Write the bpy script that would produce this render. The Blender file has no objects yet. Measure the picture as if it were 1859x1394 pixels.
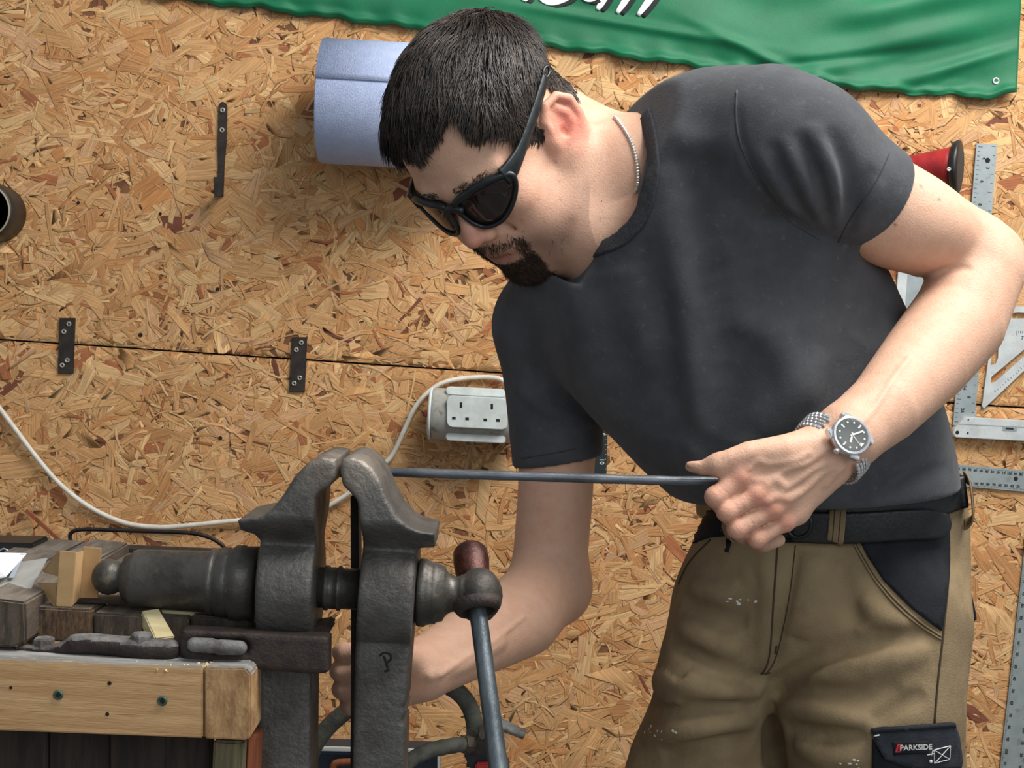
import bpy, bmesh, math, random
import numpy as np
from mathutils import Vector, Matrix
from mathutils.bvhtree import BVHTree
random.seed(7); rng = np.random.default_rng(11)
C0 = bpy.context.scene.collection
# ------------------------------------------------------------------ camera, world, lights, exposure
F, W, H = 2600.0, 1859, 1394
CAM = np.array([0, 0, 1.12]); PITCH, ROLL = math.radians(2.5), math.radians(3.2)
_f = np.array([0, math.cos(PITCH), -math.sin(PITCH)]); _u = np.cross([1, 0, 0], _f)
RT = math.cos(ROLL)*np.array([1, 0, 0.]) + math.sin(ROLL)*_u
UP = -math.sin(ROLL)*np.array([1, 0, 0.]) + math.cos(ROLL)*_u
def P(px, py, Y):
    """photo pixel at a chosen world depth Y -> world point"""
    d = _f + RT*(px-W/2)/F - UP*(py-H/2)/F
    return CAM + d*(Y/d[1])
cd = bpy.data.cameras.new('camera'); cam = bpy.data.objects.new('camera', cd); C0.objects.link(cam)
cd.sensor_width = 36; cd.lens = 36*F/W; cd.clip_start = .02
M = Matrix((( RT[0], UP[0], -_f[0], CAM[0]), (RT[1], UP[1], -_f[1], CAM[1]), (RT[2], UP[2], -_f[2], CAM[2]), (0, 0, 0, 1)))
cam.matrix_world = M
sc = bpy.context.scene; sc.camera = cam
sc.view_settings.view_transform = 'Standard'; sc.view_settings.look = 'None'
sc.view_settings.gamma = 1; sc.view_settings.use_curve_mapping = False
sc.view_settings.exposure = 0.0
wd = bpy.data.worlds.new('world'); sc.world = wd; wd.use_nodes = True
wd.node_tree.nodes['Background'].inputs[0].default_value = (.80, .90, 1.0, 1)
wd.node_tree.nodes['Background'].inputs[1].default_value = .30
def area(name, loc, target, sx, sy, power, col):
    l = bpy.data.lights.new(name, 'AREA'); l.shape = 'RECTANGLE'; l.size = sx; l.size_y = sy; l.energy = power; l.color = col
    o = bpy.data.objects.new(name, l); C0.objects.link(o); o.location = loc
    o.rotation_euler = (Vector(target)-Vector(loc)).to_track_quat('-Z', 'Y').to_euler(); return o
area('ceiling_strip_light', (.95, 1.15, 2.75), (.1, 1.85, .9), 1.7, .8, 84, (1, .97, .93))
area('daylight_doorway', (1.1, -1.5, 2.0), (.0, 2.2, 1.0), 2.2, 1.8, 32, (.90, .96, 1.0))
# ------------------------------------------------------------------ helpers
def lin(c):
    c = np.array(c[:3], float)/255; return tuple(np.where(c < .04045, c/12.92, ((c+.055)/1.055)**2.4)) + (1,)
MATS = {}
def mat(name, c, c2=None, rough=.6, metal=0., vs=8., st=(1, 1, 1), bump=0., bs=150., attr=None, c3=None, spec=.5, coat=0., sheen=0., lo=.35, hi=.65, vs3=40., bst=None, alpha=1., rv=0., det=6.):
    m = bpy.data.materials.new(name); m.use_nodes = True; nt = m.node_tree; N = nt.nodes; L = nt.links
    b = N['Principled BSDF']; b.inputs['Roughness'].default_value = rough; b.inputs['Metallic'].default_value = metal
    b.inputs['Specular IOR Level'].default_value = spec; b.inputs['Coat Weight'].default_value = coat; b.inputs['Coat Roughness'].default_value = .08
    b.inputs['Sheen Weight'].default_value = sheen; b.inputs['Alpha'].default_value = alpha
    b.inputs['Base Color'].default_value = lin(c)
    tc = N.new('ShaderNodeTexCoord')
    def noise(scale, stretch, detail=6):
        mp = N.new('ShaderNodeMapping'); mp.inputs['Scale'].default_value = stretch; L.new(tc.outputs['Object'], mp.inputs[0])
        n = N.new('ShaderNodeTexNoise'); n.inputs['Scale'].default_value = scale; n.inputs['Detail'].default_value = detail; n.inputs['Roughness'].default_value = .62
        L.new(mp.outputs[0], n.inputs['Vector']); return n
    def mix(fac, a, bcol, blend='MIX'):
        x = N.new('ShaderNodeMix'); x.data_type = 'RGBA'; x.blend_type = blend
        for i, v in ((0, fac), (6, a), (7, bcol)):
            if hasattr(v, 'is_output'): L.new(v, x.inputs[i])
            else: x.inputs[i].default_value = v
        return x.outputs[2]
    def ramp(src, l, h):
        r = N.new('ShaderNodeMapRange'); r.interpolation_type = 'SMOOTHSTEP'; r.inputs[1].default_value = l; r.inputs[2].default_value = h; L.new(src, r.inputs[0]); return r.outputs[0]
    col = None
    if attr:
        a = N.new('ShaderNodeAttribute'); a.attribute_name = attr; col = a.outputs['Color']
    if c2 is not None:
        n = noise(vs, st, det); f = ramp(n.outputs[0], lo, hi)
        col = mix(f, col if col is not None else lin(c), lin(c2)) if not attr else mix(f, col, mix(1.0, col, lin(c2), 'MULTIPLY'))
        if rv:
            q = N.new('ShaderNodeMath'); q.operation = 'MULTIPLY_ADD'; L.new(f, q.inputs[0]); q.inputs[1].default_value = rv; q.inputs[2].default_value = rough; L.new(q.outputs[0], b.inputs['Roughness'])
    if c3 is not None:
        n3 = noise(vs3, st); col = mix(ramp(n3.outputs[0], .58, .72), col, lin(c3))
    if col is not None: L.new(col, b.inputs['Base Color'])
    if bump:
        nb = noise(bs, bst or st); bp = N.new('ShaderNodeBump'); bp.inputs['Strength'].default_value = 1; bp.inputs['Distance'].default_value = bump
        L.new(nb.outputs[0], bp.inputs['Height']); L.new(bp.outputs[0], b.inputs['Normal'])
    MATS[name] = m; return m
WL = {}
def topmat(o, m, lim=.6):
    """second material on the upward faces (settled dust)"""
    o.data.materials.append(MATS[m])
    for q in o.data.polygons:
        if q.normal.z > lim: q.material_index = 1
    return o
def mk(name, v, f, m, parent=None, smooth=False, loc=None, col=None, uv=None, label=None, cat=None, group=None, kind=None, mats=None, mi=None):
    """one mesh object from world-space vertices"""
    v = np.asarray(v, float).reshape(-1, 3)
    o_ = np.asarray(loc, float) if loc is not None else (v.mean(0) if parent is None else WL[parent.name])
    me = bpy.data.meshes.new(name)
    if isinstance(f, np.ndarray) and f.ndim == 2:
        n, k = f.shape; me.vertices.add(len(v)); me.vertices.foreach_set('co', (v-o_).astype(np.float32).ravel())
        me.loops.add(n*k); me.loops.foreach_set('vertex_index', f.astype(np.int32).ravel())
        me.polygons.add(n); me.polygons.foreach_set('loop_start', np.arange(0, n*k, k, dtype=np.int32))
        me.update(calc_edges=True); me.validate()
    else:
        me.from_pydata([tuple(x) for x in (v-o_)], [], [tuple(int(i) for i in q) for q in f]); me.update()
    if smooth: me.polygons.foreach_set('use_smooth', [True]*len(me.polygons))
    for x in (mats or [m]): me.materials.append(x if not isinstance(x, str) else MATS[x])
    if mi is not None: me.polygons.foreach_set('material_index', np.asarray(mi, np.int32))
    if col is not None:
        a = me.color_attributes.new('col', 'FLOAT_COLOR', 'POINT'); c4 = np.ones((len(v), 4), np.float32); c4[:, :3] = col; a.data.foreach_set('color', c4.ravel())
    if uv is not None:
        u = me.uv_layers.new(name='uv'); li = np.zeros(len(me.loops), np.int32); me.loops.foreach_get('vertex_index', li); u.data.foreach_set('uv', np.asarray(uv, np.float32)[li].ravel())
    o = bpy.data.objects.new(name, me); C0.objects.link(o); WL[o.name] = o_
    if parent is not None: o.parent = parent; o.location = o_-WL[parent.name]
    else: o.location = o_
    return tag(o, label, cat, group, kind)
def tag(o, label=None, cat=None, group=None, kind=None):
    for k_, v_ in (('label', label), ('category', cat), ('group', group), ('kind', kind)):
        if v_: o[k_] = v_
    return o
def thing(name, loc, label, cat, group=None):
    o = bpy.data.objects.new(name, None); C0.objects.link(o); o.location = loc; WL[o.name] = np.asarray(loc, float); o.empty_display_size = .02
    return tag(o, label, cat, group)
def join(*vf):
    V, Fc, n = [], [], 0
    for v, f in vf:
        v = np.asarray(v, float).reshape(-1, 3); V.append(v); Fc += [tuple(int(i)+n for i in q) for q in f]; n += len(v)
    return np.concatenate(V), Fc
def bmout(bm):
    bmesh.ops.recalc_face_normals(bm, faces=bm.faces); bm.verts.index_update()
    r = np.array([v.co[:] for v in bm.verts]), [tuple(v.index for v in q.verts) for q in bm.faces]; bm.free(); return r
def prism(front, back, bevel=0., seg=2):
    """closed solid between two matching outlines (world points)"""
    bm = bmesh.new(); a = [bm.verts.new(p) for p in front]; b = [bm.verts.new(p) for p in back]; n = len(a)
    bm.faces.new(a); bm.faces.new(b[::-1])
    for i in range(n): bm.faces.new((a[i], b[i], b[(i+1) % n], a[(i+1) % n]))
    if bevel: bmesh.ops.bevel(bm, geom=list(bm.edges), offset=bevel, segments=seg, affect='EDGES', clamp_overlap=True)
    return bmout(bm)
def slab(pts, Yf, Yb, bevel=0., seg=2):
    """outline given at depth Yf, extruded straight back to Yb"""
    a = [P(x, y, Yf) for x, y in pts]; d = np.array([0, Yb-Yf, 0]); return prism(a, [p+d for p in a], bevel, seg)
def obox(c, u, v, w, bevel=0., seg=2):
    """box: centre and three half-edge vectors"""
    c, u, v, w = map(np.asarray, (c, u, v, w)); q = [(-1, -1), (1, -1), (1, 1), (-1, 1)]
    return prism([c+a*u+b*v-w for a, b in q], [c+a*u+b*v+w for a, b in q], bevel, seg)
def unit(v): v = np.asarray(v, float); return v/max(np.linalg.norm(v), 1e-12)
def frame(d):
    d = unit(d); a = unit(np.cross(d, [0, 0, 1] if abs(d[2]) < .9 else [1, 0, 0])); return d, a, np.cross(d, a)
def lathe(o, d, prof, n=28, smooth=True):
    """profile (distance along d, radius) turned about the axis o + t d"""
    d, a, b = frame(d); o = np.asarray(o, float); V, Fc = [], []; m = len(prof)
    for t, r in prof:
        for k in range(n):
            th = 2*math.pi*k/n; V.append(o+d*t+(a*math.cos(th)+b*math.sin(th))*max(r, 1e-5))
    for i in range(m-1):
        for k in range(n): Fc.append((i*n+k, i*n+(k+1) % n, (i+1)*n+(k+1) % n, (i+1)*n+k))
    Fc.append(tuple(range(n))[::-1]); Fc.append(tuple((m-1)*n+k for k in range(n))); return np.array(V), Fc
def cr(pts, n=8, closed=False):
    p = np.asarray(pts, float); out = []; m = len(p); rg = range(m if closed else m-1)
    for i in rg:
        g = lambda j: p[j % m] if closed else p[min(max(j, 0), m-1)]
        a, b, c, d = g(i-1), g(i), g(i+1), g(i+2)
        for k in range(n):
            t = k/n; out.append(.5*((2*b)+(c-a)*t+(2*a-5*b+4*c-d)*t*t+(3*b-a-3*c+d)*t**3))
    if not closed: out.append(p[-1])
    return np.array(out)
def tube(path, r, n=10, closed=False, flat=None, up=None):
    """round (or flat: (width,thick) with fixed up) tube along a path"""
    p = np.asarray(path, float); m = len(p); r = np.broadcast_to(np.asarray(r, float), (m,)) if flat is None else None
    T = np.gradient(p, axis=0) if not closed else np.roll(p, -1, 0)-np.roll(p, 1, 0)
    T /= np.linalg.norm(T, axis=1)[:, None]+1e-12; a = frame(T[0])[1]; V = []
    for i in range(m):
        if up is not None: a = np.asarray(up[i] if np.ndim(up) == 2 else up, float)
        a = unit(a-T[i]*(a@T[i])); b = np.cross(T[i], a)
        if flat is not None:
            w_, t_ = flat; w_ = w_[i] if np.ndim(w_) else w_; t_ = t_[i] if np.ndim(t_) else t_
            for s1, s2 in ((-1, -.6), (-.8, -1), (.8, -1), (1, -.6), (1, .6), (.8, 1), (-.8, 1), (-1, .6)): V.append(p[i]+b*w_*s1+a*t_*s2)
        else:
            for k in range(n): th = 2*math.pi*k/n; V.append(p[i]+(a*math.cos(th)+b*math.sin(th))*r[i])
    if flat is not None: n = 8
    Fc = [(i*n+k, i*n+(k+1) % n, ((i+1) % m)*n+(k+1) % n, ((i+1) % m)*n+k) for i in range(m if closed else m-1) for k in range(n)]
    if not closed: Fc += [tuple(range(n))[::-1], tuple((m-1)*n+k for k in range(n))]
    return np.array(V), Fc
def ball(c, r, n=12, m=8, R=None):
    r = np.broadcast_to(np.asarray(r, float), (3,)); V, Fc = [], []
    for i in range(m+1):
        for k in range(n):
            a = math.pi*i/m; b = 2*math.pi*k/n; q = np.array([math.sin(a)*math.cos(b), math.sin(a)*math.sin(b), math.cos(a)])*r
            V.append(np.asarray(c)+(q if R is None else R@q))
    for i in range(m):
        for k in range(n): Fc.append((i*n+k, (i+1)*n+k, (i+1)*n+(k+1) % n, i*n+(k+1) % n))
    return np.array(V), Fc
def text(s, o, ex, ey, size, depth=.0002, bold=0.):
    """flat lettering mesh: origin o (centre), unit axes ex, ey"""
    cu = bpy.data.curves.new('lettering', 'FONT'); cu.body = s; cu.size = size; cu.align_x = 'CENTER'; cu.align_y = 'CENTER'; cu.extrude = depth; cu.offset = bold; cu.resolution_u = 3
    ob = bpy.data.objects.new('lettering', cu); C0.objects.link(ob); me = bpy.data.meshes.new_from_object(ob.evaluated_get(bpy.context.evaluated_depsgraph_get()))
    v = np.array([x.co[:] for x in me.vertices]).reshape(-1, 3); f = [tuple(q.vertices) for q in me.polygons]
    bpy.data.objects.remove(ob); bpy.data.curves.remove(cu); bpy.data.meshes.remove(me)
    ex, ey = unit(ex), unit(ey); ez = np.cross(ex, ey); return np.asarray(o)+v[:, :1]*ex+v[:, 1:2]*ey+v[:, 2:]*ez, f
def screwhead(c, n, r, slot=True):
    """countersunk cross-head screw: dished head with a recess cross"""
    d, a, b = frame(n); prof = [(-.002, r*.75), (0, r), (r*.25, r*.98), (r*.38, r*.8), (r*.34, r*.45), (r*.12, r*.36), (r*.1, .0001)]
    return lathe(c, d, prof, 14)
# ------------------------------------------------------------------ sculpting engine: smooth unions of simple solids, meshed on a sparse grid
def smin(a, b, k):
    h = np.maximum(k-np.abs(a-b), 0)/k; return np.minimum(a, b)-h*h*k*.25
class Sdf:
    def __init__(s): s.p = []
    def add(s, f, lo, hi, op='+', k=.01): s.p.append((f, np.asarray(lo)-k, np.asarray(hi)+k, op, k)); return s
    def chain(s, pts, rs, k=.01, op='+'):
        a = np.asarray(pts, np.float32); r = np.broadcast_to(np.asarray(rs, np.float32), (len(a),))
        def f(p):
            d = None
            for i in range(len(a)-1):
                ba = a[i+1]-a[i]; t = np.clip(((p-a[i])@ba)/max(ba@ba, 1e-9), 0, 1)
                e = np.linalg.norm(p-a[i]-t[:, None]*ba, axis=1)-(r[i]+(r[i+1]-r[i])*t); d = e if d is None else np.minimum(d, e)
            return d
        m = r.max(); return s.add(f, a.min(0)-m, a.max(0)+m, op, k)
    def ell(s, c, r, k=.01, op='+', R=None):
        c = np.asarray(c, np.float32); r = np.asarray(r, np.float32); Rm = None if R is None else np.asarray(R, np.float32)
        def f(p):
            q = p-c
            if Rm is not None: q = q@Rm
            k0 = np.linalg.norm(q/r, axis=1); k1 = np.linalg.norm(q/(r*r), axis=1)+1e-9; return k0*(k0-1)/k1
        m = r.max() if R is not None else r; return s.add(f, c-m, c+m, op, k)
    def sweep(s, st, k=.01, op='+', n=4):
        """st: list of (left point, right point, half thickness): elliptical sections lofted along a spine"""
        A = cr([np.concatenate([x[0], x[1], [x[2]]]) for x in st], n).astype(np.float32)
        Cn = (A[:, :3]+A[:, 3:6])/2; U = (A[:, 3:6]-A[:, :3])/2; w = np.linalg.norm(U, axis=1); U = U/w[:, None]; dd = A[:, 6]
        def f(p):
            d = None
            for i in range(len(A)-1):
                ba = Cn[i+1]-Cn[i]; l = max(ba@ba, 1e-9); t = np.clip(((p-Cn[i])@ba)/l, 0, 1)
                q = p-Cn[i]-t[:, None]*ba; u = U[i]+(U[i+1]-U[i])*.5; x = q@u; rest = np.maximum((q*q).sum(1)-x*x, 0)
                rw = w[i]+(w[i+1]-w[i])*t; rd = dd[i]+(dd[i+1]-dd[i])*t
                a0, b0 = np.abs(x)/rw, np.sqrt(rest)/rd
                k0 = np.sqrt(a0*a0+b0*b0)+1e-7; k1 = np.sqrt((x/rw**2)**2+rest/rd**4)+1e-9; e = k0*(k0-1)/k1
                d = e if d is None else np.minimum(d, e)
            return d
        m = max(w.max(), dd.max()); return s.add(f, Cn.min(0)-m, Cn.max(0)+m, op, k)
    def fold(s, pts, amp, wd):
        a = np.asarray(pts, np.float32); n = len(a)
        def f(p):
            best = np.full(len(p), 9., np.float32); tt = np.zeros(len(p), np.float32)
            for i in range(n-1):
                ba = a[i+1]-a[i]; t = np.clip(((p-a[i])@ba)/max(ba@ba, 1e-9), 0, 1); e = np.linalg.norm(p-a[i]-t[:, None]*ba, axis=1)
                m = e < best; best = np.where(m, e, best); tt = np.where(m, (i+t)/(n-1), tt)
            return amp*np.exp(-(best/wd)**2)*np.clip(np.sin(np.pi*np.clip(tt, .0, 1)), 0, 1)**.8
        return s.add(f, a.min(0)-2.6*wd, a.max(0)+2.6*wd, 'd', .001)
    def ev(s, p, act=None):
        p = np.asarray(p, np.float32); d = np.full(len(p), .5, np.float32)
        for f, lo, hi, op, k in (s.p if act is None else act):
            e = f(p)
            if op == '+': d = smin(d, e, k)
            elif op == '-': d = -smin(-d, e, k)
            elif op == '^': d = -smin(-d, -e, k)
            elif op == 'd': d = d-e
        return d
    def mesh(s, h, n=22, extra=.012):
        lo = np.min([q[1] for q in s.p if q[3] == '+'], 0); hi = np.max([q[2] for q in s.p if q[3] == '+'], 0); B = n*h
        base = np.floor(lo/B).astype(int); top = np.ceil(hi/B).astype(int)
        ids = np.stack(np.meshgrid(*[np.arange(base[i], top[i]) for i in range(3)], indexing='ij'), -1).reshape(-1, 3)
        cen = (ids+.5)*B; ids = ids[np.abs(s.ev(cen)) < B*.87*1.5+.004]
        g = np.arange(-1, n+1); off = np.stack(np.meshgrid(g, g, g, indexing='ij'), -1).reshape(-1, 3); N1 = n+2
        cells = []; keys = []; quads = []
        E = [(0, 1), (2, 3), (4, 5), (6, 7), (0, 2), (1, 3), (4, 6), (5, 7), (0, 4), (1, 5), (2, 6), (3, 7)]
        cor = np.array([[0, 0, 0], [0, 0, 1], [0, 1, 0], [0, 1, 1], [1, 0, 0], [1, 0, 1], [1, 1, 0], [1, 1, 1]])
        key = lambda q: (q[..., 0]+4096)*(1 << 28)+(q[..., 1]+4096)*(1 << 14)+(q[..., 2]+4096)
        for b in ids:
            b0 = b*B; b1 = b0+B
            act = [q for q in s.p if q[3] == '^' or ((q[1]-extra < b1+h).all() and (q[2]+extra > b0-h).all())]
            if not act: continue
            gi = b*n+off; D = s.ev(gi*h, act).reshape(N1, N1, N1); ins = D < 0
            if ins.all() or not ins.any(): continue
            c8 = np.stack([D[x:N1-1+x, y:N1-1+y, z:N1-1+z] for x, y, z in cor], -1); i8 = c8 < 0; mixd = i8.any(-1) & ~i8.all(-1)
            ci = np.argwhere(mixd); v8 = c8[mixd]; acc = np.zeros((len(ci), 3)); cnt = np.zeros(len(ci))
            for p_, q_ in E:
                va, vb = v8[:, p_], v8[:, q_]; x = (va < 0) != (vb < 0); t = np.where(x, va/np.where(x, va-vb, 1), 0)
                acc += x[:, None]*(cor[p_]+t[:, None]*(cor[q_]-cor[p_])); cnt += x
            gl = ci-1+b*n; cells.append((gl+acc/cnt[:, None])*h); keys.append(key(gl))
            for ax in range(3):
                a1, a2 = (ax+1) % 3, (ax+2) % 3; sl = [slice(1, n+1)]*3; sh = [slice(1, n+1)]*3; sh[ax] = slice(2, n+2)
                A_, B_ = ins[tuple(sl)], ins[tuple(sh)]; e = np.argwhere(A_ != B_)
                if len(e) == 0: continue
                fl = A_[tuple(e.T)]; g0 = e+b*n; u1 = np.eye(3, dtype=int)[a1]; u2 = np.eye(3, dtype=int)[a2]
                q = np.stack([key(g0-u1-u2), key(g0-u2), key(g0), key(g0-u1)], 1); q[~fl] = q[~fl][:, ::-1]; quads.append(q)
        K = np.concatenate(keys); V = np.concatenate(cells); Q = np.concatenate(quads)
        uk, ix = np.unique(K, return_index=True); pos = np.searchsorted(uk, Q); pos = np.clip(pos, 0, len(uk)-1); ok = (uk[pos] == Q).all(1)
        return V[ix], pos[ok]
def vnorm(v, q):
    n = np.zeros_like(v); fn = np.cross(v[q[:, 2]]-v[q[:, 0]], v[q[:, 3]]-v[q[:, 1]])
    for i in range(4): np.add.at(n, q[:, i], fn)
    return n/(np.linalg.norm(n, axis=1)[:, None]+1e-12)
def bvh(v, q): return BVHTree.FromPolygons([tuple(x) for x in v], [tuple(int(i) for i in x) for x in q])
def hit(tree, px, py, fall=None):
    """where the sight line through a photo pixel meets a surface"""
    d = unit(P(px, py, 1.)-CAM); r = tree.ray_cast(Vector(CAM), Vector(d))
    if r[0] is None:
        if fall is None:
            t = tree.find_nearest(Vector(P(px, py, 1.45))); return np.array(t[0]), np.array(t[1])
        return P(px, py, fall), np.array([0, -1., 0])
    return np.array(r[0]), np.array(r[1])
def drape_line(tree, pts, r, off=0., n=6, sides=6, flat=None):
    q = cr([(*p, 0) for p in pts], n); pp = []; nn = []
    for x, y, _ in q:
        a, b = hit(tree, x, y); pp.append(a+b*off); nn.append(b)
    return tube(pp, r, sides) if flat is None else tube(pp, 0, flat=flat, up=np.array(nn))
def drape(tree, poly, off, thick, step=7., n=4, smooth=True):
    """cloth patch with a clean outline lying on a surface; outline in photo pixels"""
    ol = cr([(*p, 0) for p in poly], n, True)[:, :2] if smooth else np.array(poly, float)
    d = np.r_[0, np.cumsum(np.linalg.norm(np.diff(np.r_[ol, ol[:1]], axis=0), axis=1))]; k = max(int(d[-1]/step), 8)
    tt = np.linspace(0, d[-1], k, endpoint=False); o2 = np.r_[ol, ol[:1]]; ol = np.stack([np.interp(tt, d, o2[:, i]) for i in (0, 1)], 1)
    if not smooth:
        j = np.searchsorted(tt, d[:-1]); 
        for a, b in zip(j, poly): ol[a % k] = b
    ins = []
    for x in np.arange(ol[:, 0].min(), ol[:, 0].max(), step):
        for y in np.arange(ol[:, 1].min(), ol[:, 1].max(), step):
            a, b = ol, np.roll(ol, -1, 0); c = (a[:, 1] > y) != (b[:, 1] > y); xi = (b[:, 0]-a[:, 0])*(y-a[:, 1])/(b[:, 1]-a[:, 1]+1e-9)+a[:, 0]
            if (c & (x < xi)).sum() % 2 and np.min(np.hypot(ol[:, 0]-x, ol[:, 1]-y)) > step*.55: ins.append((x, y))
    pts = np.r_[ol, np.array(ins).reshape(-1, 2)]
    from mathutils.geometry import delaunay_2d_cdt
    v2, _, f2, *_ = delaunay_2d_cdt([Vector(p) for p in pts], [], [list(range(k))], 1, 1e-6)
    top = []; bot = []
    for x, y in v2:
        a, b = hit(tree, x, y); top.append(a+b*(off+thick)); bot.append(a+b*(off-.002))
    m = len(top); V = np.array(top+bot); Fc = [tuple(q) for q in f2]; Fc2 = [tuple(i+m for i in q[::-1]) for q in Fc]
    e = {}
    for q in Fc:
        for i in range(len(q)): e[(q[i], q[(i+1) % len(q)])] = 1
    side = [(b, a, a+m, b+m) for (a, b) in e if (b, a) not in e]
    bm = bmesh.new(); vs = [bm.verts.new(p) for p in V]
    for q in Fc+Fc2+side:
        try: bm.faces.new([vs[i] for i in q])
        except ValueError: pass
    return bmout(bm)
# ------------------------------------------------------------------ setting: board wall, floor
YW = 2.55
mat('osb_core', (128, 84, 50), (100, 64, 38), rough=.85, vs=30)
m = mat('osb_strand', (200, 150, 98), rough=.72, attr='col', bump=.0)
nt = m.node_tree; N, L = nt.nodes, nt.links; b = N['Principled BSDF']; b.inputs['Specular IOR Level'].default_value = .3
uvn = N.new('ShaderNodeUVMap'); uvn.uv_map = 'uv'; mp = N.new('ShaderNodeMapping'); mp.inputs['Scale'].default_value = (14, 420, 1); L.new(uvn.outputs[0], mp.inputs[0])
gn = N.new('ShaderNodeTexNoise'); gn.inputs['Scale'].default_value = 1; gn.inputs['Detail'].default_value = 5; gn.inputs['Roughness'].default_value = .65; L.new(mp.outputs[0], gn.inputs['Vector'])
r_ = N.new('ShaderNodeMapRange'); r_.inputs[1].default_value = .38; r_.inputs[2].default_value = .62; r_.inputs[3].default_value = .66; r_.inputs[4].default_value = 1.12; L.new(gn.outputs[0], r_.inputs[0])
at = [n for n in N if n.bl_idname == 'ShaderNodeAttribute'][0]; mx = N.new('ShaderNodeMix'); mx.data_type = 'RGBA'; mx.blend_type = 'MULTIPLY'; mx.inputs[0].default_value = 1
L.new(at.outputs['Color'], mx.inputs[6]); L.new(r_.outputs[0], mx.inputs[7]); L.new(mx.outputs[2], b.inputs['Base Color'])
bp = N.new('ShaderNodeBump'); bp.inputs['Distance'].default_value = .0008; L.new(gn.outputs[0], bp.inputs['Height']); L.new(bp.outputs[0], b.inputs['Normal'])
mat('dark_gap', (30, 20, 14), rough=.9)
wall = mk('wall_back', *obox((.0, YW+.055, 1.2), (2.4, 0, 0), (0, .03, 0), (0, 0, 1.2)), 'dark_gap', kind='structure')
j0, j1 = P(0, 616, YW), P(900, 676, YW); js = (j1[2]-j0[2])/(j1[0]-j0[0]); jz = lambda x: j0[2]+(x-j0[0])*js
def panel(z0, z1, seed, npc):
    """one strand board: core sheet plus its pressed wood strands"""
    x0, x1 = -1.55, 1.75; g = .0012; up = z1 is None
    lo = (lambda x: jz(x)+g) if up else (lambda x: z0); hi = (lambda x: 1.95) if up else (lambda x: jz(x)-g)
    fr = [np.array([x, YW, f(x)]) for x, f in ((-2.4, lo), (2.4, lo), (2.4, hi), (-2.4, hi))]
    pn = mk('osb_panel', *prism(fr, [p+[0, .018, 0] for p in fr], .001), 'osb_core', wall)
    R = np.random.default_rng(seed); zl, zh = (.98, 1.90) if up else (.26, 1.20); n = npc
    flake = R.random(n) < .36
    Ln = np.where(flake, R.uniform(.040, .135, n), R.uniform(.018, .075, n)); Wd = np.where(flake, R.uniform(.009, .032, n), R.uniform(.0018, .0085, n)); Wd = np.minimum(Wd, Ln*.55)
    cx, cz = R.uniform(x0, x1, n), R.uniform(zl, zh, n); th = R.normal(0, .75, n)+R.choice([0, .5, -.5, 1.4], n, p=[.55, .15, .15, .15])
    sk_ = R.normal(0, .35, n)
    su = np.array([-.5, -.17, .17, .5, .5, .17, -.17, -.5]); sv = np.array([-.5, -.5, -.5, -.5, .5, .5, .5, .5])
    u = (su+R.normal(0, .045, (n, 8)))*Ln[:, None]; v = (sv+R.normal(0, .09, (n, 8)))*Wd[:, None]; u = u+v*sk_[:, None]; v = v+(u*u/Ln[:, None]-.08*Ln[:, None])*R.normal(0, .5, n)[:, None]
    ins = np.minimum(.0009/Wd, .22)[:, None]; iu, iv = u*(1-np.minimum(.0012/Ln, .1)[:, None]), v*(1-2*ins)
    ca, sa = np.cos(th)[:, None], np.sin(th)[:, None]; d0 = R.uniform(.0002, .0013, n)[:, None]+(~flake)[:, None]*.0003; ta, tb = R.normal(0, .007, n)[:, None], R.normal(0, .016, n)[:, None]
    def place(a, b_, off): return np.stack([cx[:, None]+a*ca-b_*sa, YW-np.maximum(d0+a*ta+b_*tb+off, -.002), cz[:, None]+a*sa+b_*ca], -1)
    V = np.concatenate([place(u, v, -.00005), place(iu, iv, 0), place(u, v, -.0012)], 1)
    zj = jz(V[..., 0]); V[..., 2] = np.maximum(V[..., 2], zj+g) if up else np.minimum(V[..., 2], zj-g)
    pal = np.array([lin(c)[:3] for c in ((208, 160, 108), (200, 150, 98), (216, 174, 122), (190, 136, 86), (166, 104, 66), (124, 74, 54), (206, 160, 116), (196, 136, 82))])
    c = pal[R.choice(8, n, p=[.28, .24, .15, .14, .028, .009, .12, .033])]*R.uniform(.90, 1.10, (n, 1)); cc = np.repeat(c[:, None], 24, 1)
    cc[:, :8] *= R.uniform(.42, .98, (n, 8, 1)); cc[:, 16:] *= .35  # strand rims and sides darkened in the colour: painted gap shadow plus resin dirt
    uv = np.stack([np.concatenate([u, iu, u], 1)+R.uniform(0, 9, (n, 1)), np.concatenate([v, iv, v], 1)+R.uniform(0, 9, (n, 1))], -1)
    k = np.arange(8); k2 = (k+1) % 8
    q = np.concatenate([np.stack([k, k2, k2+8, k+8], 1), np.stack([k+16, k2+16, k2, k], 1), np.array([[8, 9, 14, 15], [9, 10, 13, 14], [10, 11, 12, 13]])])
    Q = (q[None]+(np.arange(n)*24)[:, None, None]).reshape(-1, 4)
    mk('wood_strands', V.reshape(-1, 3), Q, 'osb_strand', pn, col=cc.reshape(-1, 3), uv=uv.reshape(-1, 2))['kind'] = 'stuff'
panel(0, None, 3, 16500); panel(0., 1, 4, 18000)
mat('concrete', (120, 117, 112), (98, 95, 91), rough=.85, vs=5, bump=.001, bs=60)
mk('floor', *obox((0, 1.0, -.05), (2.4, 0, 0), (0, 1.6, 0), (0, 0, .05)), 'concrete', kind='structure')
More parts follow.
